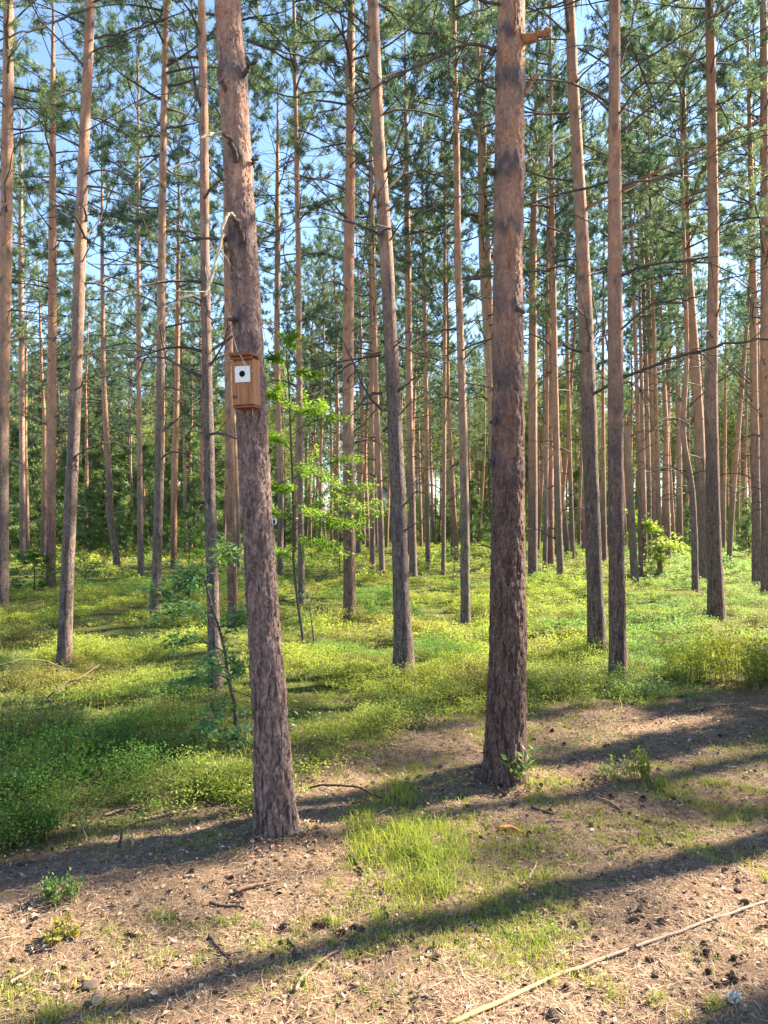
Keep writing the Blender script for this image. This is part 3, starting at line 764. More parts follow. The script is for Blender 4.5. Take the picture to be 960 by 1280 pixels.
px_branch('P', [(488, 300), (500, 280), (520, 268), (545, 250)], 3.6, 2, -.4, twigs=4, seed=34)
px_branch('P', [(492, 435), (502, 425), (510, 412)], 4, 2.4, -.2)
px_branch('P', [(498, 488), (512, 478), (524, 470)], 4, 2, -.2)
px_branch('P', [(505, 632), (516, 620), (523, 613)], 3.2, 2, -.15)
px_branch('P', [(506, 664), (516, 657), (528, 652)], 3.6, 1.8, -.15)
px_branch('P', [(476, 440), (455, 446), (430, 462), (408, 480), (395, 495)], 4.2, 2, .2, twigs=4, seed=35, front=False)
px_branch('D', [(118, 8), (85, 20), (55, 33), (28, 40), (0, 48)], 4.8, 3, -.8, twigs=5, seed=36)
px_branch('D', [(118, 48), (150, 42), (190, 28), (230, 12)], 4, 2.2, -.4, twigs=5, seed=37)
px_branch('D', [(92, 572), (110, 560), (130, 553), (150, 555), (165, 560)], 4, 1.8, .3, twigs=2, seed=38)
px_branch('D', [(94, 488), (108, 476), (118, 470)], 3.6, 2, -.2, twigs=2, seed=39)
px_branch('D', [(100, 444), (120, 440), (140, 436), (185, 452)], 3.4, 1.6, .4, twigs=3, seed=40)

# --- snapped trunk right of the upright reddish pine
def snag():
    g0 = ground(794, 735); Yc = g0[1] + .07
    b = at_depth(794, 735, Yc); zb = float(terrain(b[0], Yc))
    ptop = at_depth(784, 532, Yc)[2] - zb
    rows = np.arange(-.15, ptop, .08)
    x, r = trunk_profile([(794, 735, 10), (789, 640, 8.5), (786, 580, 8), (784, 532, 7.5)], Yc, ptop + 3, zb, rows)
    root = empty('snapped_trunk', (float(x[0]), Yc, zb)); tag(root, 'dead snapped pine trunk with a broken top behind the upright reddish pine', 'dead tree')
    trunk_mesh('trunk', x - x[0], r, rows, 14, 991).build('trunk', M['bark'], root)
    mb = MB()
    for k in range(6):
        a = k * 1.05; p = np.array([x[-1] - x[0] + math.cos(a) * r[-1] * .6, math.sin(a) * r[-1] * .6, ptop - .08])
        add_tube(mb, [p, p + np.array([0, 0, .15]), p + np.array([.02, 0, .2 + .12 * (k % 3)])], [.03, .018, .003], 4)
    mb.build('splintered_top', M['stub'], root)
    px = dict(root=root, Y=Yc, zb=zb, x0=float(x[0]), H=ptop, rows=rows, x=x, r=r, short='snapped trunk', px=794)
    info['AA'] = px
snag()
px_branch('AA', [(790, 545), (800, 538), (825, 537), (845, 545)], 2.4, 1.2, .2, twigs=2, seed=41)

# --- deeper pines: copies of a few prototypes, labelled by the gaps they show in
def far_proto(seed, bend):
    rng = np.random.default_rng(seed)
    H = 16.5; rows = np.concatenate([np.arange(-.25, 12, .4), np.arange(12, H, .6)])
    x = bend * np.sin(rows / H * rng.uniform(1.5, 3.2)) + (fbm(rows * .3, 0, 0, seed) - .5) * .2
    x -= np.interp(0, rows, x)
    r = .12 * np.clip(1 - rows / (H + .3), .02, 1) ** .85
    return trunk_mesh('trunk', x, r, rows, 9, seed).mesh('trunk', M['bark']), x, rows
FAR = [far_proto(300 + k, b) for k, b in enumerate((.15, -.2, .4, -.1, .25, -.35))]
rf = np.random.default_rng(4)
far_list = []
occ = [(info[k]['px'], info[k]['Y']) for k in info]
def try_place(px, Yd):
    for q, (ox, oY) in enumerate(far_occ):
        if abs(px - ox) < 5.0 + (28 if q < 2 else 0): return False
    return True
far_occ = [(331, 0), (634, 0)] + [(o[0], o[1]) for o in occ]
cands = []
for k in range(900):
    Yd = math.sqrt(rf.uniform(24 ** 2, 58 ** 2)); px = rf.uniform(-40, 1000)
    if px < 260 and rf.uniform() < .45: continue      # the left side is more open
    cands.append((Yd, px))
for Yd, px in cands:
    if len(far_list) >= 118: break
    if not try_place(px, Yd): continue
    far_occ.append((px, Yd)); far_list.append((px, Yd))
far_roots = []
for k, (px, Yd) in enumerate(far_list):
    P = at_depth(px, 655, Yd); zb = float(terrain(P[0], Yd))
    root = empty('pine_tree', (P[0], Yd, zb))
    me, x, rows = FAR[k % 6]
    tr = bpy.data.objects.new('trunk', me); COL.objects.link(tr); tr.parent = root
    cr = bpy.data.objects.new('crown', CROWN_FAR[k % 6]); COL.objects.link(cr); cr.parent = root
    yaw = rf.uniform(0, 6.28); tr.rotation_euler = (0, 0, yaw)
    s = rf.uniform(.75, 1.15); tr.scale = (s, s, 1); tr.color = (rf.uniform(.9, 1.25), rf.uniform(.8, 1.0), rf.uniform(.7, 1.0), rf.uniform(-.6, 1.2))
    cb = rf.uniform(5.2, 8.6) + 1.4 * float(sstep(560, 760, px)); xm = float(np.interp(cb + 3, rows, x))
    cr.location = (xm * math.cos(yaw) * s, xm * math.sin(yaw) * s, cb); cr.rotation_euler = (0, 0, rf.uniform(0, 6.28)); q = rf.uniform(.85, 1.2) * (1 - .35 * float(sstep(560, 760, px))); cr.scale = (q, q, (16.7 - cb) / 8.5)
    hs = rf.uniform(.88, 1.12); root.scale = (1, 1, hs)
    root.rotation_euler = (rf.normal(0, .02), rf.normal(0, .02), 0)
    far_roots.append((px, Yd, root, s))
    root['group'] = 'pine trees of the wood'; root['category'] = 'pine tree'
anch = sorted((v['px'], v['short']) for k, v in info.items())
bins = {}
for px, Yd, root, s in sorted(far_roots, key=lambda t: t[0]):
    i0 = sum(1 for a in anch if a[0] < px)
    bins.setdefault(i0, []).append(root)
for i0, rs in bins.items():
    for k, root in enumerate(rs):
        if i0 == 0: w = 'left of the %s' % anch[0][1]
        elif i0 == len(anch): w = 'right of the %s' % anch[-1][1]
        else: w = 'between %s and %s' % (anch[i0 - 1][1], anch[i0][1])
        root['label'] = ('deeper pine alone ' + w) if len(rs) == 1 else '%s deeper pine from left %s' % (ordinal(k), w)

# --- pines outside the frame on the sunny side (their shadows lie across the foreground)
ro = np.random.default_rng(12)
OFF = [(5.0, 5.1, .11, 8.0), (5.7, 6.9, .13, 8.5), (4.6, 3.95, .10, 8.5), (7.6, 7.2, .12, 7.5), (9.5, 5.2, .12, 8.0), (11.5, 10.5, .12, 7.5), (14, 6.5, .12, 7.5), (20, 12, .12, 7.5), (12.5, 3.5, .12, 8), (13.9, 12.4, .12, 7)]
for k, (x, y, r0, cb) in enumerate(OFF):
    root = empty('pine_tree', (x, y, float(terrain(x, y))))
    tr = bpy.data.objects.new('trunk', FAR[k % 6][0]); COL.objects.link(tr); tr.parent = root
    tr.scale = (r0 / .115, r0 / .115, 1); tr.color = (1, .95, .9, 1)
    cr = bpy.data.objects.new('crown', CROWN_FAR[k % 5] if y < 12 else CROWN_MID[k % 5]); COL.objects.link(cr); cr.parent = root
    cr.location = (0, 0, cb); cr.scale = (1, 1, (16.7 - cb) / 8.5); cr.rotation_euler = (0, 0, ro.uniform(0, 6.28))
    tag(root, 'pine outside the frame beyond the right edge of the clearing', 'pine tree', 'pines past the right edge')

# ------------------------------------------------------------------ FAR WOOD: the mass beyond, one object
def far_wood():
    rng = np.random.default_rng(9); mb = MB()
    Pn, Dn, Cn = [], [], []
    for k in range(430):
        Yd = rng.uniform(62, 105); px = rng.uniform(-160, 1120); P = at_depth(px, 655, Yd)
        zb = float(terrain(P[0], Yd)); H = rng.uniform(13, 19); r = rng.uniform(.1, .17)
        lean = rng.normal(0, .25)
        add_tube(mb, [(P[0], Yd, zb - .2), (P[0] + lean * .3, Yd, zb + H * .5), (P[0] + lean, Yd, zb + H)], [r, r * .75, .03], 6, (1, 1, 1), 0)
        low = rng.uniform() < (.5 if px < 380 else .22)
        n = 380
        t = rng.uniform(0, 1, n) ** .8
        zc = zb + H * ((.12 if low else .42) + (.88 if low else .58) * t)
        rad = (1 - t) * 2.2 + .4; aa = rng.uniform(0, 6.28, n); rr = rad * np.sqrt(rng.uniform(0, 1, n))
        Pn.append(np.stack([P[0] + lean * t + rr * np.cos(aa), Yd + rr * np.sin(aa), zc], -1)); 
        c = np.array([.11, .165, .075]) + rng.uniform(0, 1, (n, 1)) * np.array([.19, .14, .0])
        Cn.append(c)
    # undergrowth under the far wood, its sunlit glow painted as bright yellow-green leaves
    for k in range(620):
        Yd = rng.uniform(58, 100); px = rng.uniform(-160, 1120); P = at_depth(px, 655, Yd); n = 90
        h = rng.uniform(.8, 5.6); w = rng.uniform(.8, 2.2)
        t = rng.uniform(0, 1, n); aa = rng.uniform(0, 6.28, n); rr = w * np.sqrt(rng.uniform(0, 1, n)) * (1.1 - t)
        Pn.append(np.stack([P[0] + rr * np.cos(aa), Yd + rr * np.sin(aa), float(terrain(P[0], Yd)) + h * t], -1))
        Cn.append(np.tile(np.array([[.19, .25, .055]]) * rng.uniform(.7, 1.9), (n, 1)))
    P = np.concatenate(Pn); C = np.concatenate(Cn); nn = 6; n = len(P)
    D = norm(rng.normal(0, 1, (n * nn, 3)) + np.array([0, 0, .3]))
    needles(mb, np.repeat(P, nn, 0) + rng.normal(0, .12, (n * nn, 3)), D, rng.uniform(.3, .6, n * nn), np.full(n * nn, .06), np.repeat(C, nn, 0), 1)
    tag(mb.build('far_wood', [M['bark'], M['needle']], smooth=False), kind='stuff')
far_wood()

# ------------------------------------------------------------------ YOUNG CONIFERS and bushes in the middle distance
def young_conifer_mesh(seed, h=4.0):
    rng = np.random.default_rng(seed); mb = MB(); TP, TD = [], []
    add_tube(mb, [(0, 0, -.1), (.02, 0, h * .5), (0, 0, h)], [.05, .035, .006], 6, (1, 1, 1), 0)
    for k in range(95):
        t = rng.uniform(.06, .98); l = (1 - t) * 1.25 * rng.uniform(.6, 1.1) + .15; az = rng.uniform(0, 6.28)
        P = curve_branch(rng, (0, 0, h * t), az, math.radians(rng.uniform(-5, 30)), l, math.radians(rng.uniform(-10, 30)), 5, .08)
        add_tube(mb, P, np.linspace(.012, .003, 5), 3, (1, 1, 1), 0)
        for q in range(int(6 + l * 18)):
            u = rng.uniform(.25, 1) * 4; i0 = min(int(u), 3); p = P[i0] + (P[i0 + 1] - P[i0]) * (u - i0)
            TP.append(p + rng.normal(0, .05, 3)); TD.append(norm(P[i0 + 1] - P[i0] + rng.normal(0, .12, 3)))
    TP, TD = np.array(TP), norm(np.array(TD)); n, nn = len(TP), 9
    c = np.array([.095, .17, .08]) + rng.uniform(0, 1, (n, 1)) * np.array([.12, .11, .01])
    D = norm(np.repeat(TD, nn, 0) * .5 + norm(rng.normal(0, 1, (n * nn, 3))) * .8)
    needles(mb, np.repeat(TP, nn, 0), D, rng.uniform(.09, .17, n * nn), np.full(n * nn, .022), np.repeat(c, nn, 0), 1)
    return mb.mesh('foliage', [M['dead'], M['needle']], smooth=False)
YOUNG = [young_conifer_mesh(400 + k) for k in range(4)]
ry = np.random.default_rng(31)
YS = 1.3
YOUNG_ALL = [(12, 40, .8), (40, 46, 1.2), (88, 44, 1.0), (104, 52, 1.5), (112, 38, .55), (160, 50, 1.35), (186, 44, 1.0), (210, 40, .75), (236, 47, 1.2), (150, 37, .4), (243, 36, .6), (310, 50, 1.1), (356, 46, .8), (392, 52, 1.0), (418, 44, .6),
         (497, 52, .9), (546, 48, .6), (597, 34, .35), (590, 52, .9), (655, 54, .8), (706, 50, .7), (760, 46, .7), (786, 54, 1.0), (840, 50, .7), (862, 42, .55), (902, 38, .7), (925, 42, 1.0), (936, 36, .55), (905, 52, 1.3), (742, 55, 1.2), (60, 54, 1.6), (24, 52, 1.3), (130, 56, 1.7), (175, 57, 1.5), (228, 56, 1.8), (262, 52, 1.4), (335, 57, 1.5), (440, 56, 1.2), (520, 57, 1.3), (570, 56, 1.0), (620, 57, 1.3), (675, 57, 1.1), (725, 57, 1.2), (775, 57, 1.3), (820, 57, 1.2), (872, 54, 1.1), (950, 57, 1.5), (985, 48, 1.2), (-20, 50, 1.5)]
ylist = [v for k, v in enumerate(YOUNG_ALL) if v[0] < 330 or k % 3 == 0]
ylab = ['leafy to the ground', 'dense and dark', 'loose and feathery']
anchp = sorted((v['px'], v['short']) for k, v in info.items())
ybins = {}
for k, (px, Yd, s) in enumerate(ylist):
    P = at_depth(px, 655, Yd)
    o = bpy.data.objects.new('young_conifer', YOUNG[k % 4]); COL.objects.link(o)
    o.location = (P[0], Yd, float(terrain(P[0], Yd))); s *= YS * (1.25 if px < 330 else 1.0); o.scale = (s * 1.15, s * 1.15, s); o.rotation_euler = (0, 0, ry.uniform(0, 6.28))
    tag(o, None, 'young conifer', 'young conifers in the back of the wood')
    i0 = sum(1 for a in anchp if a[0] < px); ybins.setdefault(i0, []).append((px, o, s))
for i0, rs in ybins.items():
    rs.sort(key=lambda t: t[0])
    for k, (px, o, s) in enumerate(rs):
        w = 'left of the %s' % anchp[0][1] if i0 == 0 else ('right of the ' + anchp[-1][1] if i0 == len(anchp) else 'between %s and %s' % (anchp[i0 - 1][1], anchp[i0][1]))
        sz = 'low' if s < 1.0 else ('tall' if s > 1.75 else 'bushy')
        o['label'] = '%s young conifer %s' % (sz, w) if len(rs) == 1 else '%s young conifer, %s from left %s' % (sz, ordinal(k), w)

for k, (x, y, s) in enumerate([(4.75, 6.5, .75), (5.6, 5.6, .8), (4.3, 4.15, .5), (6.3, 8.0, .9)]):      # unseen young ones added past the right edge to throw broken shade
    o = bpy.data.objects.new('young_conifer', YOUNG[k]); COL.objects.link(o)
    o.location = (x, y, float(terrain(x, y))); o.scale = (s, s, s)
    tag(o, 'unseen young conifer added past the right edge to shade the litter', 'young conifer', 'unseen young conifers added past the right edge')

# ------------------------------------------------------------------ BROAD-LEAVED SAPLINGS
def leafy(mb, rng, P, n, size, c0, c1, flat=.75, spread=.55):
    """leaves along a twig polyline P, mostly lying flat"""
    P = np.asarray(P); k = len(P) - 1
    u = rng.uniform(.15, 1.02, n) * k; i0 = np.minimum(u.astype(int), k - 1)
    p = P[i0] + (P[i0 + 1] - P[i0]) * (u - i0)[:, None]
    d = norm(P[i0 + 1] - P[i0])
    side = norm(np.cross(d, np.array([0, 0, 1.0]))) * np.where(np.arange(n) % 2, 1, -1)[:, None]
    D = norm(d * .5 + side * rng.uniform(.4, 1.1, (n, 1)) + rng.normal(0, .25, (n, 3)) + np.array([0, 0, -.1]))
    Nn = norm(np.array([0, 0, 1.0]) * flat + rng.normal(0, .35, (n, 3)))
    c = np.asarray(c0) + rng.uniform(0, 1, (n, 1)) * (np.asarray(c1) - np.asarray(c0))
    L = rng.uniform(.65, 1.2, n) * size
    kites(mb, p + rng.normal(0, spread * size, (n, 3)), D, Nn, L, L * .55, c, 0)

def sapling(name, label, base_px, stem_px, sprays, Y=None, leaf=.07, c0=(.07, .14, .03), c1=(.12, .2, .04), seed=0, w=(3, 1.2), nl=26, cat='sapling', group=None, spread_y=.5):
    """stem drawn by image points; sprays = [(x0,y0,x1,y1,depth shift)] leafy side branches"""
    rng = np.random.default_rng(seed)
    g0 = ground(*base_px); Y = g0[1]
    root = empty(name, g0); tag(root, label, cat, group)
    S = np.array([at_depth(x, y, Y) for x, y in [base_px] + stem_px]) - g0
    S[:, 1] += np.linspace(0, .1, len(S))
    n = len(S); uu = np.linspace(0, 1, n * 4); S2 = np.stack([np.interp(uu, np.linspace(0, 1, n), S[:, k]) for k in range(3)], -1)
    for k in range(3): S2[:, k] = smooth1(S2[:, k], 3)
    S2 = np.concatenate([S2[:1] - np.array([0, 0, .06]), S2])
    mb = MB(); add_tube(mb, S2, np.linspace(w[0], w[1], len(S2)) * Y / (2 * F), 6); mb.build('stem', M['dead'], root)
    bm_, lm = MB(), MB()
    for (x0, y0, x1, y1, dy) in sprays:
        a = at_depth(x0, y0, Y) - g0; b = at_depth(x1, y1, Y + dy) - g0
        # start on the stem
        k = np.argmin(((S2 - a) ** 2).sum(1)); a = S2[k]
        m = (a + b) / 2 + np.array([0, 0, .08 * np.linalg.norm(b - a)])
        P = np.array([a, (a + m) / 2 + np.array([0, 0, .02]), m, (m + b) / 2, b])
        r = max(.0022, w[1] * Y / (2 * F) * .6)
        add_tube(bm_, P, np.linspace(r, r * .4, 5), 4)
        leafy(lm, rng, P, nl, leaf, c0, c1)
        l = np.linalg.norm(b - a)
        for q in range(9):
            u = rng.uniform(.25, .95) * 4; i0 = min(int(u), 3); p = P[i0] + (P[i0 + 1] - P[i0]) * (u - i0)
            d = norm(norm(b - a) * .6 + rng.normal(0, .6, 3) * np.array([1, 1, .25]))
            Q = np.array([p, p + d * l * .25, p + d * l * .5 + np.array([0, 0, -.03 * l])])
            add_tube(bm_, Q, np.linspace(r * .5, r * .2, 3), 3)
            leafy(lm, rng, Q, nl // 2, leaf, c0, c1)
    bm_.build('twig', M['dead'], root)
    lm.build('foliage', M['leaf'], root, smooth=False)
    return root

# oak-like sapling in the shade beside the birdhouse pine
sapling('oak_sapling', 'shaded oak sapling with blue-green leaves left of the birdhouse pine foot', (296, 928),
        [(293, 880), (284, 850), (280, 820), (274, 796), (262, 760), (250, 720)],
        [(293, 895, 310, 950, -.2), (290, 880, 250, 945, .1), (288, 860, 395, 935, .5), (284, 850, 238, 850, .1), (281, 825, 300, 838, .2), (280, 815, 225, 800, -.1), (276, 800, 300, 770, .1), (272, 790, 205, 745, .1), (262, 760, 200, 770, -.2), (258, 745, 228, 715, .2), (252, 725, 290, 690, .2), (250, 722, 222, 735, 0), (286, 860, 262, 905, -.2), (281, 830, 250, 835, -.25), (295, 910, 285, 950, -.2)],
        leaf=.05, c0=(.095, .19, .095), c1=(.17, .27, .13), seed=51, w=(5.5, 2.2), nl=38)
# tall maple-like sapling right of the pine, bright layered leaves
sapling('maple_sapling', 'tall thin sapling with layered bright green leaves right of the birdhouse pine', (381, 818),
        [(376, 780), (370, 740), (366, 700), (366, 640), (363, 560), (360, 480), (356, 432)],
        [(366, 690, 470, 640, .3), (366, 660, 480, 628, -.2), (366, 655, 330, 640, .2), (365, 640, 450, 612, .5), (365, 630, 420, 655, -.3), (365, 620, 345, 612, -.2), (363, 590, 440, 575, .3), (363, 580, 402, 600, -.4), (362, 560, 330, 545, .3), (362, 545, 415, 520, .2), (361, 520, 400, 510, -.3), (360, 500, 338, 492, -.2), (358, 470, 392, 468, .2), (357, 455, 335, 448, .1), (356, 440, 365, 418, .1), (366, 675, 415, 690, -.3), (366, 700, 335, 690, .3)],
        leaf=.042, c0=(.14, .24, .035), c1=(.22, .31, .05), seed=52, w=(4.6, 1.8), nl=125)
sapling('bare_sapling', 'short thin sapling with sparse leaves beside the tall maple-like sapling', (393, 812),
        [(391, 790), (386, 760), (390, 745)], [(389, 780, 405, 755, .2), (387, 765, 378, 742, -.1), (390, 748, 420, 740, .3)], leaf=.05, seed=53, w=(2.6, 1.2), nl=5)
sapling('lit_sapling', 'small sunlit yellow-green sapling between upright reddish pine and bent orange pine', (803, 716),
        [(803, 700), (806, 680), (803, 655)], [(804, 690, 850, 690, .3), (805, 682, 845, 680, -.3), (804, 685, 790, 670, .2), (803, 672, 822, 662, 0), (803, 665, 790, 640, .3), (804, 692, 828, 700, .1), (804, 676, 848, 684, .2), (803, 660, 812, 656, -.2)],
        leaf=.10, c0=(.26, .34, .07), c1=(.36, .42, .11), seed=54, w=(1.8, 1), nl=46)
sapling('lit_sapling', 'leafy sapling in half shade behind the flared pine and rusty lit pine', (236, 712),
        [(236, 690), (238, 670), (237, 655)], [(236, 690, 215, 665, .2), (237, 680, 262, 668, .3), (237, 670, 220, 652, -.3), (238, 665, 258, 655, 0), (237, 690, 255, 690, .2)],
        leaf=.09, c0=(.13, .24, .04), c1=(.22, .32, .05), seed=55, w=(1.6, 1), nl=46)
sapling('hazel_bush', 'green leafy bush between the dim thin pine and the orange-barked pine', (42, 742),
        [(42, 725), (40, 705)], [(42, 730, 12, 715, .3), (42, 725, 66, 712, -.3), (41, 715, 28, 698, .2), (40, 708, 60, 700, .1), (42, 735, 20, 732, -.2), (42, 735, 62, 730, .2), (40, 706, 42, 692, 0)],
        leaf=.11, c0=(.06, .12, .03), c1=(.11, .18, .04), seed=56, w=(2, 1), nl=20, cat='bush')
sapling('hazel_bush', 'low leafy bush right beside the smooth slanting pine', (105, 730),
        [(106, 716), (108, 706)], [(105, 720, 85, 708, .2), (106, 716, 125, 704, -.2), (107, 708, 100, 695, .1), (107, 708, 120, 715, .1)],
        leaf=.1, c0=(.08, .15, .04), c1=(.14, .2, .06), seed=57, w=(1.6, .9), nl=14, cat='bush')
sapling('hazel_bush', 'pale leafy bush at the foot of the thin far pine streaked with light', (568, 716),
        [(568, 700), (566, 690)], [(568, 705, 555, 698, .3), (568, 700, 582, 692, -.2), (567, 695, 560, 685, .1), (568, 708, 590, 705, .2)],
        leaf=.13, c0=(.1, .17, .05), c1=(.16, .22, .08), seed=58, w=(1.5, .8), nl=12, cat='bush')
sapling('beech_sapling', 'sapling with light green leaf layers in front of the orange upright pine', (425, 720),
        [(424, 690), (426, 660), (425, 630)], [(425, 690, 400, 680, .3), (425, 680, 455, 672, -.3), (425, 665, 405, 655, -.2), (426, 655, 470, 648, .4), (425, 640, 395, 632, .2), (425, 635, 450, 622, 0)],
        leaf=.09, c0=(.15, .26, .035), c1=(.23, .33, .05), seed=59, w=(1.6, 1), nl=56)

# two plants at the feet: lanceolate seedling by the thick bare pine
def seedling(name, label, base_px, tips, leaf, c0, c1, seed, n=9, dY=0.0, cat='plant'):
    rng = np.random.default_rng(seed); g0 = ground(*base_px)
    root = empty(name, g0); tag(root, label, cat)
    sm, lm = MB(), MB()
    for (tx, ty) in tips:
        t = at_depth(tx, ty, g0[1] + rng.uniform(-.05, .05)) - g0
        P = np.array([np.array([rng.uniform(-.01, .01), 0, -.01]), t * .5 + rng.normal(0, .006, 3), t])
        add_tube(sm, P, [.003, .0025, .0015], 4)
        u = np.linspace(.35, 1, n); p = P[0] + (P[2] - P[0]) * u[:, None]
        az = np.arange(n) * 2.4 + rng.uniform(0, 6)
        D = norm(np.stack([np.cos(az), np.sin(az) * .8, np.full(n, .75)], -1)); Nn = norm(np.array([0, -.4, 1]) + rng.normal(0, .3, (n, 3)))
        c = np.asarray(c0) + rng.uniform(0, 1, (n, 1)) * (np.asarray(c1) - np.asarray(c0))
        L = leaf * rng.uniform(.7, 1.15, n)
        kites(lm, p, D, Nn, L, L * .36, c)
    sm.build('stem', M['dead'], root); lm.build('foliage', M['leaf'], root, smooth=False)
seedling('broadleaf_seedling', 'two-stemmed green seedling growing against the foot of the thick bare pine', (645, 984), [(634, 950), (652, 945), (658, 938), (647, 955), (668, 938)], .075, (.12, .2, .06), (.2, .28, .11), 61, 8)

def tuft_plant(name, label, cx, cy, rx, h, n, leaf, c0, c1, seed, cat='plant', stems=10):
    """small rounded leafy plant (bilberry and the like)"""
    rng = np.random.default_rng(seed); g0 = ground(cx, cy); root = empty(name, g0); tag(root, label, cat)
    R = rx * g0[1] / F; sm, lm = MB(), MB()
    for k in range(stems):
        a = rng.uniform(0, 6.28); r = R * math.sqrt(rng.uniform(.02, 1)); hh = h * rng.uniform(.6, 1.1) * (1 - .35 * (r / R) ** 2)
        b = np.array([r * math.cos(a) * .7, r * math.sin(a) * .5, 0]); b[2] = float(terrain(g0[0] + b[0], g0[1] + b[1])) - g0[2] - .02
        t = np.array([r * math.cos(a), r * math.sin(a) * .7, hh])
        add_tube(sm, [b, (b + t) / 2 + rng.normal(0, .01, 3), t], [.0025, .002, .001], 3, (.13, .10, .05))
        m = n // stems
        p = b + (t - b) * rng.uniform(.3, 1.05, (m, 1)) + rng.normal(0, R * .12, (m, 3))
        D = norm(rng.normal(0, 1, (m, 3)) + np.array([0, 0, .6])); Nn = norm(rng.normal(0, .6, (m, 3)) + np.array([0, 0, 1]))
        c = np.asarray(c0) + rng.uniform(0, 1, (m, 1)) * (np.asarray(c1) - np.asarray(c0)); L = leaf * rng.uniform(.6, 1.2, m)
        kites(lm, p, D, Nn, L, L * .6, c)
    sm.build('stem', M['twig'], root); lm.build('foliage', M['bilberry'], root, smooth=False)
tuft_plant('bilberry_plant', 'pale sunlit bilberry plant on litter right of the thick bare pine', 768, 975, 26, .13, 260, .026, (.19, .22, .08), (.3, .31, .14), 71, stems=14)
tuft_plant('bilberry_plant', 'bright yellow-green bilberry plant beside the pale one', 798, 975, 15, .2, 260, .028, (.2, .26, .03), (.3, .34, .05), 72, stems=12)
tuft_plant('bilberry_plant', 'small low yellow-green sprig at the end of the bilberry plants', 823, 985, 13, .09, 120, .024, (.2, .24, .06), (.27, .31, .08), 73, stems=8)
tuft_plant('herb_plant', 'dark green herb clump on litter near the left edge', 78, 1125, 30, .10, 420, .02, (.08, .15, .05), (.14, .22, .07), 74, stems=20)
tuft_plant('herb_plant', 'yellowish low herb just below the dark green herb clump', 78, 1172, 24, .06, 240, .022, (.2, .2, .03), (.28, .24, .05), 75, stems=14)
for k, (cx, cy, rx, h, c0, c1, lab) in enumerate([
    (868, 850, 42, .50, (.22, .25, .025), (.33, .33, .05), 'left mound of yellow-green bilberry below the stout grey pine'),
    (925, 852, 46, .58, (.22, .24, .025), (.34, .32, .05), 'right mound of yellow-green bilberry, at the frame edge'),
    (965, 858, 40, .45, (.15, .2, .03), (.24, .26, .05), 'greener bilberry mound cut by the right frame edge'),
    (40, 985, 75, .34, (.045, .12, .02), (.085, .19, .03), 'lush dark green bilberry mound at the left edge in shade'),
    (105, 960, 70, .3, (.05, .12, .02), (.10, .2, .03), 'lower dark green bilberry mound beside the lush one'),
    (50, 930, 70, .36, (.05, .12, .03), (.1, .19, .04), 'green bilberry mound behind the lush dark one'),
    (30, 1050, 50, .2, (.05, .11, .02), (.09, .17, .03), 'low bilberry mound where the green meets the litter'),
    (270, 1000, 40, .16, (.08, .13, .02), (.16, .2, .03), 'bilberry mound left of the birdhouse pine foot'),
    (795, 872, 50, .16, (.09, .15, .07), (.16, .21, .11), 'bluish bilberry mound at the foot of the upright reddish pine'),
    (500, 905, 60, .2, (.07, .14, .03), (.13, .2, .06), 'green bilberry mound before the tall grey pine')]):
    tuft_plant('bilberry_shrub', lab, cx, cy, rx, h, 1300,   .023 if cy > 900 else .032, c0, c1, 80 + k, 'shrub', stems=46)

# ------------------------------------------------------------------ GROUND COVER (uncountable)
rc = np.random.default_rng(101)
def frustum_points(rng, n, y0, y1, pw=1.0, m=120):
    u = rng.uniform(0, 1, n)
    y = (y0 ** 2 + u * (y1 ** 2 - y0 ** 2)) ** .5
    x = (rng.uniform(-m, 960 + m, n) - 480) * y / F
    return x, y

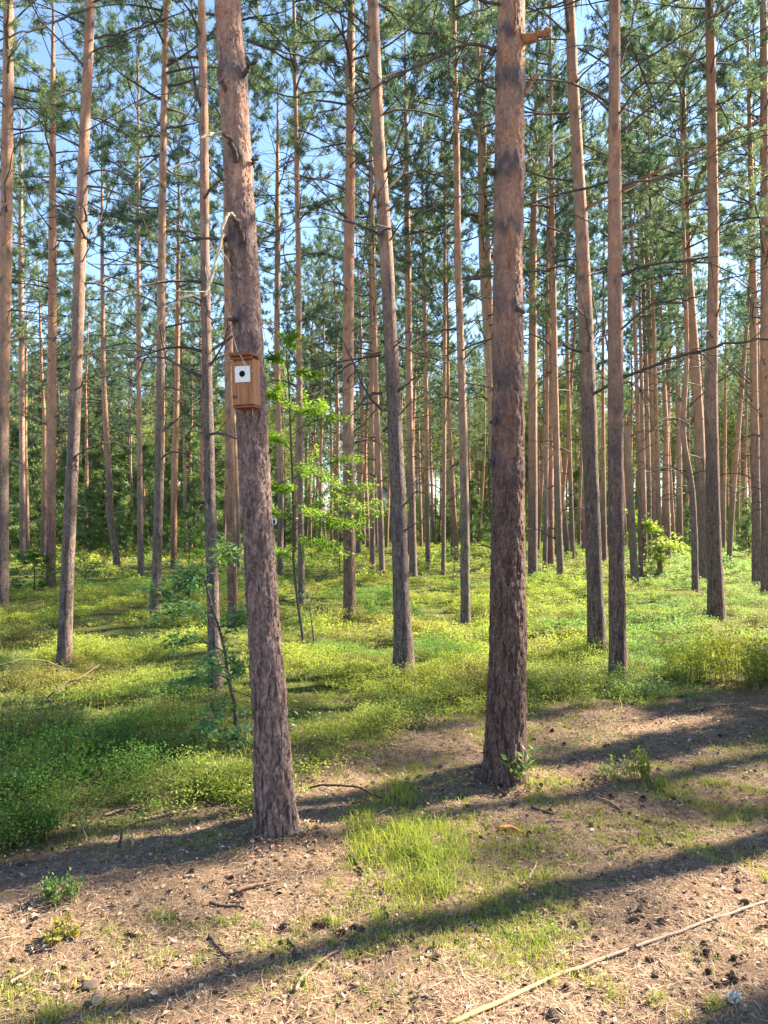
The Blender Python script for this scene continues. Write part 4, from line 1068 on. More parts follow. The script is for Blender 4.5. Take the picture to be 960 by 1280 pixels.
def bilberry_layer(name, seed, n, y0, y1, per, leaf, h, cutoff=.5):
    rng = np.random.default_rng(seed)
    x, y = frustum_points(rng, n, y0, y1)
    gcov = green_at(x, y)
    clump = fbm(x * 1.1, y * 1.1, seed=33, octv=3)
    keep = rng.uniform(0, 1, n) < gcov * (sstep(.36, .54, clump) * .95 + .05) + (gcov > .02) * .04
    x, y, clump = x[keep], y[keep], clump[keep]; n = len(x)
    z = terrain(x, y)
    px, py = project(np.stack([x, y, z], -1))
    # painted tones: sun patches yellow-green, right-hand sky sheen bluish, left-hand shade deep green
    warm = fbm(x * .55 + 40, y * .55, seed=41, octv=3)
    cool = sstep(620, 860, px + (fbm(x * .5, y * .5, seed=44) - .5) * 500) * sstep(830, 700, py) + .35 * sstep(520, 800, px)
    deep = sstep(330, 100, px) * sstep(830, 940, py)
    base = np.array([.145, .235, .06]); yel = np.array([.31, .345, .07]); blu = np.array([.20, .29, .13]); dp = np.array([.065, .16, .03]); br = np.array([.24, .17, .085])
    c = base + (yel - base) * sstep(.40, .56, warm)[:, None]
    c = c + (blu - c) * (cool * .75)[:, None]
    c = c + (dp - c) * (deep * .8)[:, None]
    brn = sstep(.54, .68, fbm(x * 1.1 + 7, y * 1.1, seed=47, octv=3))
    c = c + (br - c) * (brn * .6)[:, None]
    hh = h * rng.uniform(.4, 1.15, n) * (.25 + 1.7 * sstep(.35, .7, clump))
    rad = h * .7
    mb = MB(); m = per
    q = n * m
    off = rng.normal(0, 1, (q, 3)) * np.array([rad, rad, 0]) * .55
    t = rng.uniform(.1, 1, q) ** .5
    P = np.repeat(np.stack([x, y, z], -1), m, 0) + off
    P[:, 2] += t * np.repeat(hh, m)
    D = norm(rng.normal(0, 1, (q, 3)) * np.array([1, 1, .4]) + np.array([0, 0, .3])); Nn = norm(rng.normal(0, .38, (q, 3)) + np.array([.25, .1, 0]) + np.array([0, 0, 1]))
    L = leaf * rng.uniform(.6, 1.25, q)
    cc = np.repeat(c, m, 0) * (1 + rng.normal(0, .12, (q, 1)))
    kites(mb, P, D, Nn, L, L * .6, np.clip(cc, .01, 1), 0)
    # thin brown stems
    k = n * 4
    P2 = np.repeat(np.stack([x, y, z - .01], -1), 4, 0) + rng.normal(0, 1, (k, 3)) * np.array([rad * .4, rad * .4, 0])
    needles(mb, P2, norm(rng.normal(0, .35, (k, 3)) + np.array([0, 0, 1])), np.repeat(hh, 4) * .95, np.full(k, max(.003, leaf * .1)), np.tile(np.array([[.10, .085, .04]]), (k, 1)), 0)
    return tag(mb.build(name, M['bilberry'], smooth=False), kind='stuff')
bilberry_layer('bilberry_ground_cover', 1, 9500, 3.0, 9.5, 52, .0175, .11)
bilberry_layer('bilberry_ground_cover', 2, 12500, 9.0, 20, 38, .032, .13)
bilberry_layer('bilberry_ground_cover', 3, 11000, 19, 62, 30, .08, .18)

def grass_layer(name, seed, n, y0, y1, h, w, mode):
    rng = np.random.default_rng(seed)
    x, y = frustum_points(rng, n, y0, y1)
    z = terrain(x, y); px, py = project(np.stack([x, y, z], -1))
    if mode == 'patch':
        d = patch_mask(px, py, GRASS) * (.06 + .86 * sstep(.38, .58, fbm(x * 8, y * 8, seed=52, octv=3)))
    else:
        gc = green_at(x, y)
        d = gc * sstep(.42, .66, fbm(x * .9 + 3, y * .9, seed=55, octv=3))
    keep = rng.uniform(0, 1, n) < d
    x, y, z, px, py = [v[keep] for v in (x, y, z, px, py)]; n = len(x)
    a = np.array([.15, .24, .035]); b = np.array([.32, .35, .065]); s = np.array([.36, .29, .15])
    t = np.clip(fbm(x * 2, y * 2, seed=57) * 2 - .5 + rng.normal(0, .25, n), 0, 1)[:, None]
    c = a + (b - a) * t
    dry = rng.uniform(0, 1, n) < (.12 if mode == 'patch' else .3)
    c[dry] = s * rng.uniform(.6, 1.1, (dry.sum(), 1))
    hh = h * rng.uniform(.35, 1.15, n)
    if mode == 'patch':
        big = patch_mask(px, py, GRASS[:4])
        hh = hh * (.4 + .95 * big)
    mb = MB(); blades(mb, np.stack([x, y, z - .005], -1), hh, np.full(n, w) * rng.uniform(.6, 1.2, n), rng.uniform(.15, 1.35, n), rng.uniform(0, 6.28, n), c)
    return tag(mb.build(name, M['grass'], smooth=False), kind='stuff')
grass_layer('grass', 5, 230000, 2.2, 6.5, .10, .0042, 'patch')
grass_layer('grass', 6, 50000, 3.2, 14, .13, .005, 'field')
grass_layer('grass', 7, 50000, 13, 45, .18, .016, 'field')

def moss_tufts():
    """tiny pale-green tufts dotted over the litter"""
    rng = np.random.default_rng(63); n = 4600
    x, y = frustum_points(rng, n, 2.2, 5.8); z = terrain(x, y)
    px, py = project(np.stack([x, y, z], -1))
    d = (1 - green_at(x, y)) * sstep(.48, .66, fbm(x * 2.1, y * 2.1, seed=66, octv=3)) * (.45 + .55 * sstep(300, 520, px))
    k = rng.uniform(0, 1, n) < d
    x, y, z = x[k], y[k], z[k]; n = len(x); m = 42
    q = n * m
    r = np.repeat(rng.uniform(.012, .05, n), m)
    P = np.repeat(np.stack([x, y, z], -1), m, 0) + rng.normal(0, 1, (q, 3)) * np.array([1, 1, 0]) * r[:, None]
    P[:, 2] = terrain_fine(P[:, 0], P[:, 1]) - .002
    c = np.repeat(np.array([[.19, .23, .06]]) + rng.uniform(0, 1, (n, 1)) * np.array([[.14, .09, .05]]), m, 0)
    mb = MB(); blades(mb, P, rng.uniform(.012, .045, q), np.full(q, .003), rng.uniform(.2, 1.1, q), rng.uniform(0, 6.28, q), c)
    tag(mb.build('moss', M['grass'], smooth=False), kind='stuff')
moss_tufts()

def litter():
    rng = np.random.default_rng(68); n = 190000
    x, y = frustum_points(rng, n, 2.1, 7.0)
    d = 1 - .85 * green_at(x, y)
    k = rng.uniform(0, 1, n) < d * (.35 + .65 * sstep(.3, .6, fbm(x * 3, y * 3, seed=70, octv=3)))
    x, y = x[k], y[k]; n = len(x)
    z = terrain_fine(x, y) + rng.uniform(.001, .009, n)
    az = rng.uniform(0, 6.28, n)
    D = norm(np.stack([np.cos(az), np.sin(az), rng.normal(0, .13, n)], -1))
    t = rng.uniform(0, 1, (n, 1)) ** .8
    c = np.array([.54, .40, .28]) * (1 - t) + np.array([.17, .10, .07]) * t
    mb = MB()
    S = norm(np.cross(D, np.array([0, 0, 1.0]))); L = rng.uniform(.025, .075, n)[:, None]; w = rng.uniform(.0004, .0010, n)[:, None]
    P = np.stack([x, y, z], -1); bend = S * L * rng.normal(0, .05, (n, 1))
    V = np.stack([P - S * w, P + S * w, P + D * L * .5 + bend + S * w, P + D * L * .5 + bend - S * w, P + D * L], 1).reshape(-1, 3)
    b = np.arange(n)[:, None] * 5
    mb.add(V, b + np.array([[0, 1, 2, 3]]), np.repeat(c, 5, 0)); mb.Ft.append(b + np.array([[3, 2, 4]])); mb.mt.append(np.zeros(n, int))
    # bark flakes and dry leaf bits
    n = 36000
    x, y = frustum_points(rng, n, 2.1, 6.8); k = rng.uniform(0, 1, n) < (1 - .8 * green_at(x, y)); x, y = x[k], y[k]; n = len(x)
    z = terrain_fine(x, y) + rng.uniform(.003, .012, n); az = rng.uniform(0, 6.28, n)
    D = norm(np.stack([np.cos(az), np.sin(az), rng.normal(0, .25, n)], -1)); Nn = norm(rng.normal(0, .35, (n, 3)) + np.array([0, 0, 1]))
    t = rng.uniform(0, 1, (n, 1)); c = np.where(t < .28, np.array([[.40, .29, .20]]), np.where(t < .62, np.array([[.30, .17, .10]]), np.array([[.085, .058, .048]]))) * rng.uniform(.7, 1.3, (n, 1))
    m_ = 1400
    for bx_, by_ in ((-.54, 3.8), (.74, 4.55)):
        a_ = rng.uniform(0, 6.28, m_ // 2); r_ = .13 + np.abs(rng.normal(0, .09, m_ // 2))
        k_ = rng.integers(0, n, m_ // 2); x[k_] = bx_ + r_ * np.cos(a_); y[k_] = by_ + r_ * np.sin(a_)
    z = terrain_fine(x, y) + rng.uniform(.003, .012, n)
    L = .007 + .024 * rng.uniform(0, 1, n) ** 2
    kites(mb, np.stack([x, y, z], -1), D, Nn, L, L * rng.uniform(.4, .9, n), c, 0, .25)
    tag(mb.build('needle_litter', M['litter'], smooth=False), kind='stuff')
litter()

# ------------------------------------------------------------------ PINE CONES, each one its own object
def cone_mesh(seed, opened):
    rng = np.random.default_rng(seed); mb = MB()
    L, R = .05, .014
    prof = np.array([.25, .75, 1, .95, .7, .35, .08]); zz = np.linspace(-.5, .5, 7) * L
    th = np.arange(10) * 2 * PI / 10
    V = np.stack([R * prof[:, None] * np.cos(th), R * prof[:, None] * np.sin(th), zz[:, None] + 0 * th], -1).reshape(-1, 3)
    i, j = np.meshgrid(np.arange(6), np.arange(10), indexing='ij'); a = i * 10 + j; b = i * 10 + (j + 1) % 10
    mb.add(V, np.stack([a, b, b + 10, a + 10], -1).reshape(-1, 4), (.05, .03, .022))
    n = 64; k = np.arange(n); t = (k + .5) / n; az = k * 2.39996
    r = np.interp(t, np.linspace(0, 1, 7), prof) * R; z = (t - .5) * L
    o = np.stack([np.cos(az), np.sin(az), 0 * az], -1)
    P = o * r[:, None] * .8; P[:, 2] = z
    D = norm(o * opened + np.array([0, 0, .55])); Nn = norm(np.array([0, 0, 1.0]) - .3 * o)
    c = np.array([.17, .11, .08]) * rng.uniform(.5, 1.5, (n, 1))
    kites(mb, P, D, Nn, np.full(n, .016) * (.7 + .5 * np.sin(t * PI)), np.full(n, .014), c, 0, .2)
    me = mb.mesh('pine_cone', M['cone'], smooth=False)
    me.transform(Matrix.Rotation(PI / 2, 4, 'X'))
    return me
CONES = [cone_mesh(500 + k, o) for k, o in enumerate((.7, 1.0, 1.3))]
rk = np.random.default_rng(8)
cpos = [(556, 998), (566, 1000), (575, 996), (586, 999), (585, 1008), (553, 988), (544, 972), (660, 1022), (662, 1045), (586, 1045), (383, 1170), (402, 1158), (410, 1153), (395, 1157), (451, 1168), (449, 1190), (445, 1160), (240, 1090), (232, 1098), (195, 1181), (165, 1165), (163, 1172),
        (885, 1215), (872, 1200), (920, 1200), (882, 1193), (918, 1217), (912, 1222), (898, 1232), (918, 1248 - 20), (800, 1140), (745, 1175), (805, 1125), (880, 1182), (850, 1187), (797, 1188), (758, 1118), (768, 1120), (720, 1133), (690, 1135), (812, 1158), (826, 1152), (730, 975), (842, 1000), (855, 985), (700, 960), (715, 950), (660, 935), (690, 915), (820, 905), (845, 915), (900, 920), (875, 925), (930, 930), (765, 1000), (777, 1020), (905, 1090), (917, 1092), (930, 1130), (630, 1165), (310, 1165), (350, 1180), (300, 1120), (285, 1095)]
while len(cpos) < 200:
    px, py = rk.uniform(0, 960), rk.uniform(890, 1275)
    G = ground(px, py)
    if green_at(G[0:1], G[1:2])[0] > .35: continue
    dens = (.25 + .55 * sstep(380, 760, px) * sstep(1250, 950, py)) * sstep(.40, .62, float(fbm(G[0] * 2.4, G[1] * 2.4, seed=90)))
    if py > 1200: dens *= .55
    if rk.uniform() < dens: cpos.append((px, py))
for k, (px, py) in enumerate(cpos):
    G = ground(px, py)
    o = bpy.data.objects.new('pine_cone', CONES[k % 3]); COL.objects.link(o)
    s = rk.uniform(.36, .74); o.scale = (s, s, s * rk.uniform(.8, 1.1)); z = float(terrain_fine(G[0], G[1]))
    o.location = (G[0], G[1], z + .009 * s); o.rotation_euler = (rk.uniform(-.5, .5), rk.uniform(0, 6.28), rk.uniform(0, 6.28))
    tag(o, 'small dark open pine cone lying on the needle litter', 'pine cone', 'pine cones scattered over the litter')

# ------------------------------------------------------------------ STICKS, TWIGS AND BITS
def stick(name, label, pts, w, col, lift=.006, cat='twig', forks=0, seed=0, sides=6, w1=None, group='twigs on the ground', zup=None):
    rng = np.random.default_rng(seed)
    G = np.array([ground(x, y) for x, y in pts]); n = len(G)
    uu = np.linspace(0, 1, max(8, n * 5)); Q = np.stack([np.interp(uu, np.linspace(0, 1, n), G[:, k]) for k in range(3)], -1)
    for k in (0, 1): Q[:, k] = smooth1(Q[:, k], 5)
    Q[:, :2] += rng.normal(0, .002, (len(Q), 2))
    R = np.linspace(w, w1 if w1 else w * .6, len(Q)) * Q[:, 1].mean() / (2 * F)
    Q[:, 2] = smooth1(terrain_fine(Q[:, 0], Q[:, 1]), 5) + R * .8 + lift
    if zup is not None: Q[:, 2] += np.interp(uu, np.linspace(0, 1, len(zup)), zup)
    o0 = Q[0].copy(); mb = MB(); add_tube(mb, Q - o0, R, sides, col)
    for f in range(forks):
        i0 = int(rng.integers(len(Q) // 4, len(Q) - 2)); d = norm(norm(Q[i0 + 1] - Q[i0]) + rng.normal(0, .7, 3) * np.array([1, 1, .25])); l = np.linalg.norm(Q[-1] - Q[0]) * rng.uniform(.2, .4)
        add_tube(mb, np.array([Q[i0], Q[i0] + d * l * .5, Q[i0] + d * l]) - o0, [R[i0] * .7, R[i0] * .5, R[i0] * .25], 4, col)
    o = mb.build(name, M['twig'], loc=o0); tag(o, label, cat, group); return o
DK, TN, PL = (.06, .045, .04), (.22, .15, .10), (.33, .25, .17)
pole = MB()
stick('peeled_pole', 'long thin peeled pole lying across the lower right corner', [(560, 1288), (640, 1249), (700, 1221), (800, 1186), (880, 1156), (975, 1124)], 5.2, np.array([.50, .37, .13]) * (1 - np.clip(np.linspace(-.2, 2.2, 30 * 8 + 2), 0, 1))[:, None] + np.array([.27, .20, .155]) * np.clip(np.linspace(-.2, 2.2, 30 * 8 + 2), 0, 1)[:, None], .004, 'pole', w1=3.6, seed=2, sides=8, group=None)
stick('twig', 'pale curved twig on sunlit litter at bottom centre', [(368, 1243), (385, 1218), (405, 1204), (430, 1187)], 4.5, TN, seed=3)
stick('twig', 'thick brown twig on litter below the birdhouse pine', [(293, 1118), (318, 1110), (347, 1104)], 6, (.2, .12, .08), seed=4)
stick('twig', 'dark straight twig just under the thick brown one', [(262, 1132), (282, 1135), (306, 1137)], 4.5, DK, seed=5)
stick('twig', 'dark forked twig lying in the trunk shadow', [(262, 1172), (270, 1188), (282, 1200), (305, 1196)], 4.5, DK, forks=2, seed=6)
stick('twig', 'short dark hooked twig at the edge of the shadow band', [(360, 1178), (370, 1188), (372, 1202)], 4.5, DK, seed=7)
stick('twig', 'grey broken twig lying before the bilberries, left', [(173, 1028), (210, 1019), (246, 1012)], 4, PL, forks=2, seed=8)
stick('twig', 'fallen forked branchlet at the bilberry edge', [(130, 1022), (155, 1013), (190, 1004)], 3.6, TN, forks=3, seed=9)
stick('twig', 'upright thin broken twig sticking out of the litter', [(166, 1062), (165, 1058)], 3.6, PL, seed=10, zup=[0, .06])
stick('twig', 'dark leaning twig stump near the bilberry edge', [(148, 1062), (153, 1060)], 4, DK, seed=11, zup=[0, .08])
stick('twig', 'long thin arched twig right of the birdhouse pine foot', [(385, 987), (415, 990), (445, 996), (482, 1007)], 3, DK, seed=12, zup=[0, .03, .05, .02])
stick('twig', 'pale bent twig above the grass tuft', [(454, 1024), (475, 1020), (495, 1010)], 3.2, PL, seed=13)
stick('twig', 'dark stick at the left side of the grass tuft', [(438, 1072), (446, 1084), (454, 1094)], 5, DK, seed=14)
stick('twig', 'brown twig on bright litter right of the thick bare pine', [(744, 998), (760, 1006), (778, 1015)], 5, TN, seed=15)
stick('twig', 'small dark twig near the foot of the thick bare pine', [(664, 1012), (678, 1015), (692, 1019)], 4, DK, seed=16)
stick('twig', 'pale stick near the lower left corner', [(12, 1232), (28, 1222), (46, 1211)], 4.5, PL, seed=17)
stick('twig', 'thin stick pointing up from the bottom left grass', [(143, 1272), (158, 1256), (171, 1241)], 3.6, TN, seed=18)
stick('twig', 'thin curved twig in sun below the shadow band, right', [(818, 1036), (826, 1046), (832, 1058)], 2.6, TN, seed=19)
stick('twig', 'thin stalk crossing the litter near the pole', [(820, 1198), (838, 1220), (856, 1241)], 2.2, TN, seed=20)
stick('twig', 'fallen twig at the rim of the bare patch, right', [(864, 890), (890, 885), (926, 881)], 3.4, TN, forks=2, seed=21)
stick('grass_stalk', 'long pale arched stalk lying over greenery by the left edge', [(-12, 850), (30, 846), (60, 847), (88, 853)], 1.5, (.40, .32, .18), seed=22, group=None, cat='stalk', zup=[.12, .18, .16, .1])
stick('fallen_branch', 'thin fallen branch in greenery below the smooth slanting pine', [(58, 886), (85, 877), (112, 864), (124, 858)], 2.2, (.12, .085, .06), forks=2, seed=23, group=None, cat='branch', zup=[.08, .15, .18, .2])
stick('twig', 'pale twig upright in shade in front of the bilberry edge', [(98, 1040), (110, 1058)], 2.0, TN, seed=24, zup=[.08, 0])
stick('twig', 'thin pale twig left of the pole end at the bottom', [(588, 1276), (585, 1242)], 2.6, TN, seed=25, zup=[0, .02])
stick('bark_strip', 'orange strip of fallen bark below the thick bare pine', [(624, 1038), (640, 1036), (652, 1041)], 6, (.52, .22, .08), seed=26, group=None, cat='bark')
stick('twig', 'dark twig under the shadow band near the grass patch', [(660, 1102), (668, 1088), (672, 1078)], 2.8, PL, seed=27)
rs = np.random.default_rng(15)
for k in range(34):
    for _ in range(50):
        px, py = rs.uniform(20, 940), rs.uniform(900, 1270)
        if green_at(*[np.array([v]) for v in ground(px, py)[:2]])[0] < .3: break
    a = rs.uniform(-.6, .6); l = rs.uniform(10, 26)
    stick('twig', 'short plain twig lost among needles and cones', [(px, py), (px + l * math.cos(a) * .5, py - l * math.sin(a) * .25 + rs.uniform(-2, 2)), (px + l * math.cos(a), py - l * math.sin(a) * .5)], rs.uniform(1.8, 3.4), [DK, TN, PL][k % 3], seed=100 + k, group='short twigs strewn over the litter')

def chunk(name, label, px, py, s, col, seed, cat, flat=.6):
    import bmesh
    rng = np.random.default_rng(seed); bm = bmesh.new(); bmesh.ops.create_icosphere(bm, subdivisions=3, radius=1)
    V = np.array([v.co[:] for v in bm.verts]); Fa = np.array([[v.index for v in f.verts] for f in bm.faces]); bm.free()
    V = V * (1 + (fbm(V[:, 0] * 1.6 + seed, V[:, 1] * 1.6, V[:, 2] * 1.6, seed, 3) - .5)[:, None] * .9) * np.array(s)
    G = ground(px, py); mb = MB(); mb.add(V, Fa, col)
    o = mb.build(name, M['twig'], loc=(G[0], G[1], float(terrain_fine(G[0], G[1])) + s[2] * flat)); tag(o, label, cat); return o
chunk('bark_chunk', 'dark lump of old bark lying in shade, lower left', 112, 1236, (.032, .026, .014), (.075, .055, .045), 5, 'bark')
def log_end():
    G = ground(121, 1257); z = float(terrain_fine(G[0], G[1]))
    root = empty('wood_offcut', (G[0], G[1], z)); tag(root, 'short round offcut of pale wood, lower left', 'wood offcut')
    d = norm(np.array([.25, -1, .25])); c = np.array([0, 0, .018])
    mb = MB(); add_tube(mb, [c - d * .0, c - d * .03], [.019, .02], 14, (.2, .13, .09)); mb.build('bark_sleeve', M['twig'], root)
    mb = MB(); add_tube(mb, [c - d * .004, c + d * .003], [.0165, .016], 14, (.42, .29, .17)); mb.build('cut_face', M['twig'], root, smooth=False)
log_end()
def scrap():
    rng = np.random.default_rng(3); G = ground(918, 1256); n = 9
    u, v = np.meshgrid(np.linspace(-1, 1, n), np.linspace(-1, 1, n), indexing='ij')
    V = np.stack([u * .024 + (vnoise(u * 2 + 3, v * 2, 0, 5) - .5) * .03, v * .016 + (vnoise(u * 2, v * 2 + 8, 0, 6) - .5) * .03, .012 + (vnoise(u * 3, v * 3, 0, 7) - .3) * .04], -1).reshape(-1, 3)
    i, j = np.meshgrid(np.arange(n - 1), np.arange(n - 1), indexing='ij'); a = i * n + j
    Fq = np.stack([a, a + n, a + n + 1, a + 1], -1).reshape(-1, 4)
    mb = MB(); mb.add(V, Fq, (.42, .39, .34)); o = mb.build('paper_scrap', M['litter'], loc=(G[0], G[1], float(terrain_fine(G[0], G[1]))), smooth=False)
    sm = o.modifiers.new('thick', 'SOLIDIFY'); sm.thickness = .0012
    tag(o, 'crumpled whitish scrap on the litter in the lower right corner', 'scrap')
scrap()

# ------------------------------------------------------------------ BIRDHOUSE on the near leaning pine
def birdhouse():
    t = info['J']
    zc = at_depth(303, 475, t['Y'])[2]
    rr = float(np.interp(zc - t['zb'], t['rows'], t['r'])); xc = float(np.interp(zc - t['zb'], t['rows'], t['x']))
    Dp, Wd, Ht = .100, .110, .238
    Yf = t['Y'] - rr - Dp - .004                       # plane of the front board
    k = F / Yf
    cf = at_depth(305.5, 475, Yf)
    root = empty('birdhouse', (cf[0] , Yf + Dp / 2, cf[2])); tag(root, 'small reddish wooden birdhouse with white plate round its hole, tied to the near pine', 'birdhouse')
    yaw = math.radians(-12)   # turned so that its right side shows
    root.rotation_euler = (math.radians(1.5), math.radians(-1.2), yaw)
    b = .0012; th = .012
    def part(name, boxes, mat, smooth=False):
        mb = MB()
        for c, s in boxes: add_box(mb, c, s, bevel=b)
        return mb.build(name, M[mat], root, smooth=smooth)
    yf = -Dp / 2
    # front: three boards with fine joints
    for q, (x0, x1) in enumerate([(-.055, -.033), (-.0322, .0322), (.033, .055)]):
        part('front_board', [(((x0 + x1) / 2, yf + th / 2 + (.0012 if q != 1 else 0), -.012), (x1 - x0, th, Ht - .024))], 'box')
    for s in (-1, 1): part('side_board', [((s * (Wd / 2 - th / 2 + .0005), yf + th + .003 + (Dp - th - .003) / 2 - .002, -.006), (th, Dp - th - .004, Ht - .012))], 'box')
    part('back_board', [((0, Dp / 2 + .004, 0), (Wd - .01, .008, Ht + .03))], 'box')
    part('floor_board', [((0, .004, -Ht / 2 - .0085), (Wd + .004, Dp - .004, .010))], 'boxroof')
    rf_ = part('roof', [((0, -.012, Ht / 2 + .012), (Wd + .004, Dp + .026, .014))], 'boxroof')
    rf_.rotation_euler = (math.radians(5), 0, 0)
    part('lintel_board', [((0, yf - .004, Ht / 2 - .008), (Wd + .004, .010, .016))], 'boxroof')
    pl = part('hole_plate', [((.003, yf - .0025, .030), (.080, .004, .080))], 'plate')
    # black disc on the plate paints the darkness inside the hole
    mb = MB(); add_tube(mb, [(.002, yf - .0052, .031), (.002, yf - .0035, .031)], [.0155, .0155], 28); mb.build('hole_dark_disc', M['hole'], pl)
    mb = MB(); th_ = np.linspace(0, 2 * PI, 25)
    mb2 = MB(); add_tube(mb2, np.stack([.002 +   .0165 * np.cos(th_), np.full(25, yf - .005), .031 +   .0165 * np.sin(th_)], -1), np.full(25, .0012), 6); mb2.build('hole_rim', M['plate'], pl)
    for dx in (-.034, .036):
        for dz in (-.034, .034):
            mb = MB(); add_tube(mb, [(.002 + dx, yf - .0058, .031 + dz), (.002 + dx, yf - .004, .031 + dz)], [.0017, .0017], 8); mb.build('nail_head', M['dead'], pl)
    # splinter at lower left and peg under the floor
    mb = MB(); mb.add([(-.053, yf - .002, -.070), (-.053, yf - .002, -.088), (-.022, yf - .002, -.081), (-.053, yf + .004, -.070), (-.053, yf + .004, -.088), (-.022, yf + .004, -.081)], [[0, 1, 2], [5, 4, 3]], (1, 1, 1)); mb.add([(-.053, yf - .002, -.070), (-.022, yf - .002, -.081), (-.022, yf + .004, -.081), (-.053, yf + .004, -.070)], [[0, 1, 2, 3]])
    mb.build('split_chip', M['dead'], root, smooth=False)
    mb = MB(); add_tube(mb, [(.044, yf + .004, .045), (.060, yf - .012, .040)], [.004, .003], 7); mb.build('wooden_peg', M['pale'], root)
    mb = MB(); add_tube(mb, [(.03, 0, -Ht / 2 - .012), (.031, -.002, -Ht / 2 - .05)], [.0015, .0012], 5); mb.build('nail', M['wire'], root)
    # cord from the roof up the trunk
    Rm = Matrix.Rotation(yaw, 3, 'Z')
    top = np.array([cf[0], Yf, cf[2] + Ht / 2])
    c = lambda x, y, dy=-.02: at_depth(x, y, t['Y'] - rr + dy)
    for pts, w in (([c(306, 458, -.16), c(303, 447, -.155), c(297, 440, -.13), c(294, 430, -.02), c(290, 415, -.012), c(287, 400, .0), c(284, 385, .03)], .0019), ([c(303, 452, -.158), c(308, 456, -.16), c(307, 462, -.158)], .0016)):
        P = np.array(pts); uu = np.linspace(0, 1, 24); P = np.stack([smooth1(np.interp(uu, np.linspace(0, 1, len(pts)), P[:, q]), 5) for q in range(3)], -1)
        mb = MB(); add_tube(mb, P, np.full(len(P), w), 6)
        o = mb.build('hanging_cord', M['cord']); o.parent = root; 
        bpy.context.view_layer.update(); o.matrix_parent_inverse = root.matrix_world.inverted()
birdhouse()
def wire_loop():
    t = info['J']; P = at_depth(342.5, 652, t['Y'] - .02); th = np.linspace(0, 2 * PI, 21)
    mb = MB(); add_tube(mb, np.stack([.011 * np.cos(th), .003 * np.sin(th), .016 * np.sin(th)], -1), np.full(21, .003), 6)
    add_tube(mb, [(-.03, .01, .01), (-.011, 0, .012)], [.0025, .0025], 6)
    tag(mb.build('wire_loop', M['wire'], loc=P), 'small pale wire loop on the right side of the birdhouse pine', 'wire loop')
wire_loop()

# ------------------------------------------------------------------ HOUSE far behind the trees
def house():
    Yd = 66.0; P = at_depth(462, 655, Yd); root = empty('house', (P[0], Yd, float(terrain(P[0], Yd))))
    root.rotation_euler = (0, 0, math.radians(18))
    tag(root, 'small house with grey roof and white gable glimpsed far behind the trunks', 'house')
    wl = wood_material('house_wall_render', (.40, .28, .16), (.48, .36, .22), 4, (1, 1, 1)); wh = wood_material('white_gable_paint', (.68, .69, .72), (.76, .77, .8), 4, (1, 1, 1)); rfm = wood_material('grey_roofing', (.22, .24, .27), (.32, .34, .38), 6, (1, 1, 1))
    gl = wood_material('window_glass', (.03, .04, .05), (.05, .06, .07), 3, (1, 1, 1), .15, .0)
    mb = MB(); add_box(mb, (0, 0, 1.5), (5.4, 5.0, 3.2), bevel=.02); mb.build('wall', wl, root, smooth=False)
    mb = MB(); V = [(-2.7, -2.49, 3.1), (2.7, -2.49, 3.1), (0, -2.49, 5.0), (-2.7, 2.49, 3.1), (2.7, 2.49, 3.1), (0, 2.49, 5.0)]
    mb.add(V, [[0, 1, 2], [5, 4, 3]]); mb.Fq.append(np.array([[0, 3, 4, 1]])); mb.mq.append(np.zeros(1, int)); mb.build('gable', wh, root, smooth=False)
    for s in (-1, 1):
        a = math.atan2(1.9, 2.7); R = np.array([[math.cos(s * a), 0, math.sin(s * a)], [0, 1, 0], [-math.sin(s * a), 0, math.cos(s * a)]])
        mb = MB(); add_box(mb, (s * 1.45, 0, 4.12), (3.6, 5.7, .14), rot=R, bevel=.02); mb.build('roof_slope', rfm, root, smooth=False)
    for x in (-1.3, 1.3):
        mb = MB(); add_box(mb, (x, -2.53, 1.7), (1.1, .06, 1.2), bevel=.01); w = mb.build('window_frame', wh, root, smooth=False)
        mb = MB(); add_box(mb, (x, -2.565, 1.7), (.9, .02, 1.0)); mb.build('pane', gl, w, smooth=False)
    mb = MB(); add_box(mb, (0, -2.53, 3.9), (.8, .06, .7), bevel=.01); w = mb.build('window_frame', wh, root, smooth=False)
    mb = MB(); add_box(mb, (0, -2.565, 3.9), (.62, .02, .52)); mb.build('pane', gl, w, smooth=False)
house()

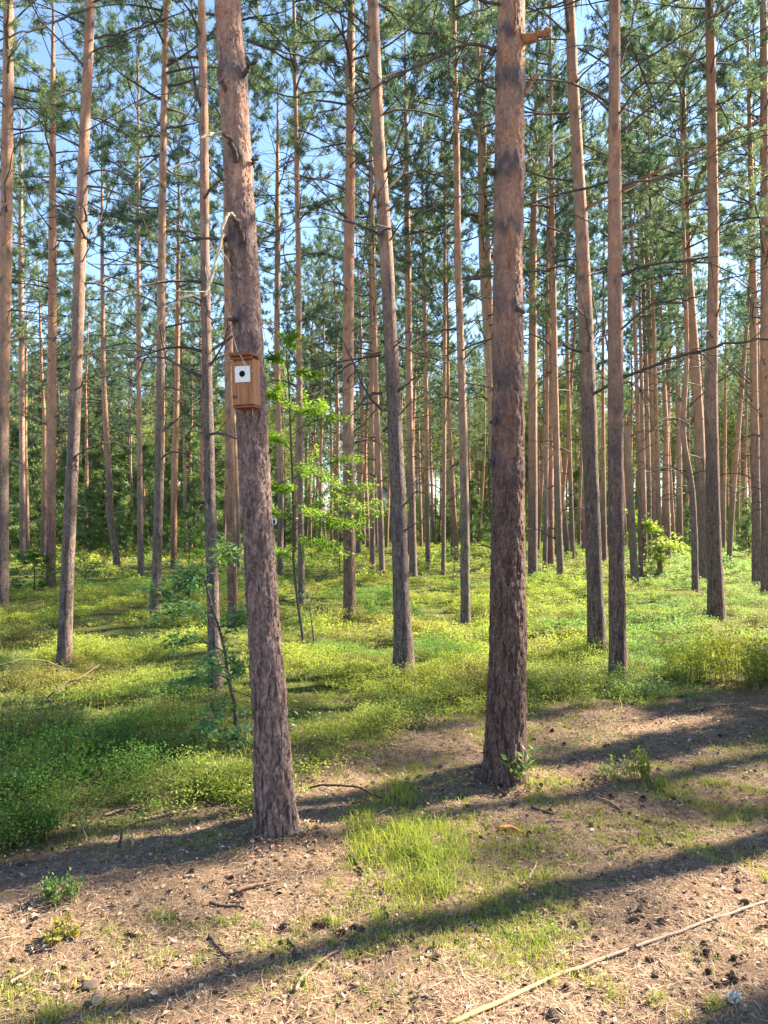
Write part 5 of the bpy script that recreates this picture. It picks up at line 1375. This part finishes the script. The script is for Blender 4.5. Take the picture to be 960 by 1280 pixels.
# ------------------------------------------------------------------ HAZE
HAZE = 0
if HAZE:
    mb = MB(); add_box(mb, ((gx[0] + gx[-1]) / 2, (gy[0] + gy[-1]) / 2, 11.5), (gx[-1] - gx[0] + 8, gy[-1] - gy[0] + 8, 26)); hz = mb.build('haze', M['ground'], smooth=False); hz.data.materials.clear()
    m, nt, out = new_mat('thin_air'); pv = nt.nodes.new('ShaderNodeVolumePrincipled')
    pv.inputs['Color'].default_value = (.95, .95, .92, 1); pv.inputs['Density'].default_value = HAZE; pv.inputs['Anisotropy'].default_value = .3
    nt.links.new(pv.outputs[0], out.inputs['Volume']); hz.data.materials.append(m); tag(hz, kind='stuff')

# ------------------------------------------------------------------ CAMERA, LIGHT, SKY
cam = bpy.data.cameras.new('camera'); co = bpy.data.objects.new('camera', cam); COL.objects.link(co)
cam.sensor_fit = 'VERTICAL'; cam.sensor_height = 36; cam.lens = 36 * F / 1280
cam.clip_start = .05; cam.clip_end = 2000
co.location = (0, 0, EYE); co.rotation_euler = (PI / 2 + PITCH, 0, 0)
sc.camera = co

EL = math.radians(39); AZ = math.atan2(.915, .40)          # from +Y towards +X
S = Vector((math.sin(AZ) * math.cos(EL), math.cos(AZ) * math.cos(EL), math.sin(EL)))
sl = bpy.data.lights.new('sun', 'SUN'); so = bpy.data.objects.new('sun', sl); COL.objects.link(so)
sl.energy = 5.0; sl.angle = math.radians(1.0); sl.color = (1.0, .87, .68)
so.rotation_euler = S.to_track_quat('Z', 'Y').to_euler(); so.location = (30, 20, 30)
w = bpy.data.worlds.new('World'); sc.world = w; w.use_nodes = True
nt = w.node_tree
for n in list(nt.nodes): nt.nodes.remove(n)
sky = nt.nodes.new('ShaderNodeTexSky'); sky.sky_type = 'NISHITA'; sky.sun_disc = False
sky.sun_elevation = EL; sky.sun_rotation = AZ; sky.air_density = 1.0; sky.dust_density = .25; sky.ozone_density = 2.6
bg = nt.nodes.new('ShaderNodeBackground'); bg.inputs[1].default_value = .072
ow = nt.nodes.new('ShaderNodeOutputWorld')
nt.links.new(sky.outputs[0], bg.inputs[0]); nt.links.new(bg.outputs[0], ow.inputs[0])

sc.render.engine = 'CYCLES'
sc.view_settings.view_transform = 'Standard'; sc.view_settings.look = 'None'; sc.view_settings.exposure = 2.5; sc.view_settings.gamma = 1
c = sc.cycles
c.use_denoising = True
try: c.denoiser = 'OPENIMAGEDENOISE'
except Exception: pass
c.max_bounces = 7; c.diffuse_bounces = 4; c.glossy_bounces = 2; c.transmission_bounces = 4; c.transparent_max_bounces = 4
c.sample_clamp_indirect = 6
c.caustics_reflective = False; c.caustics_refractive = False
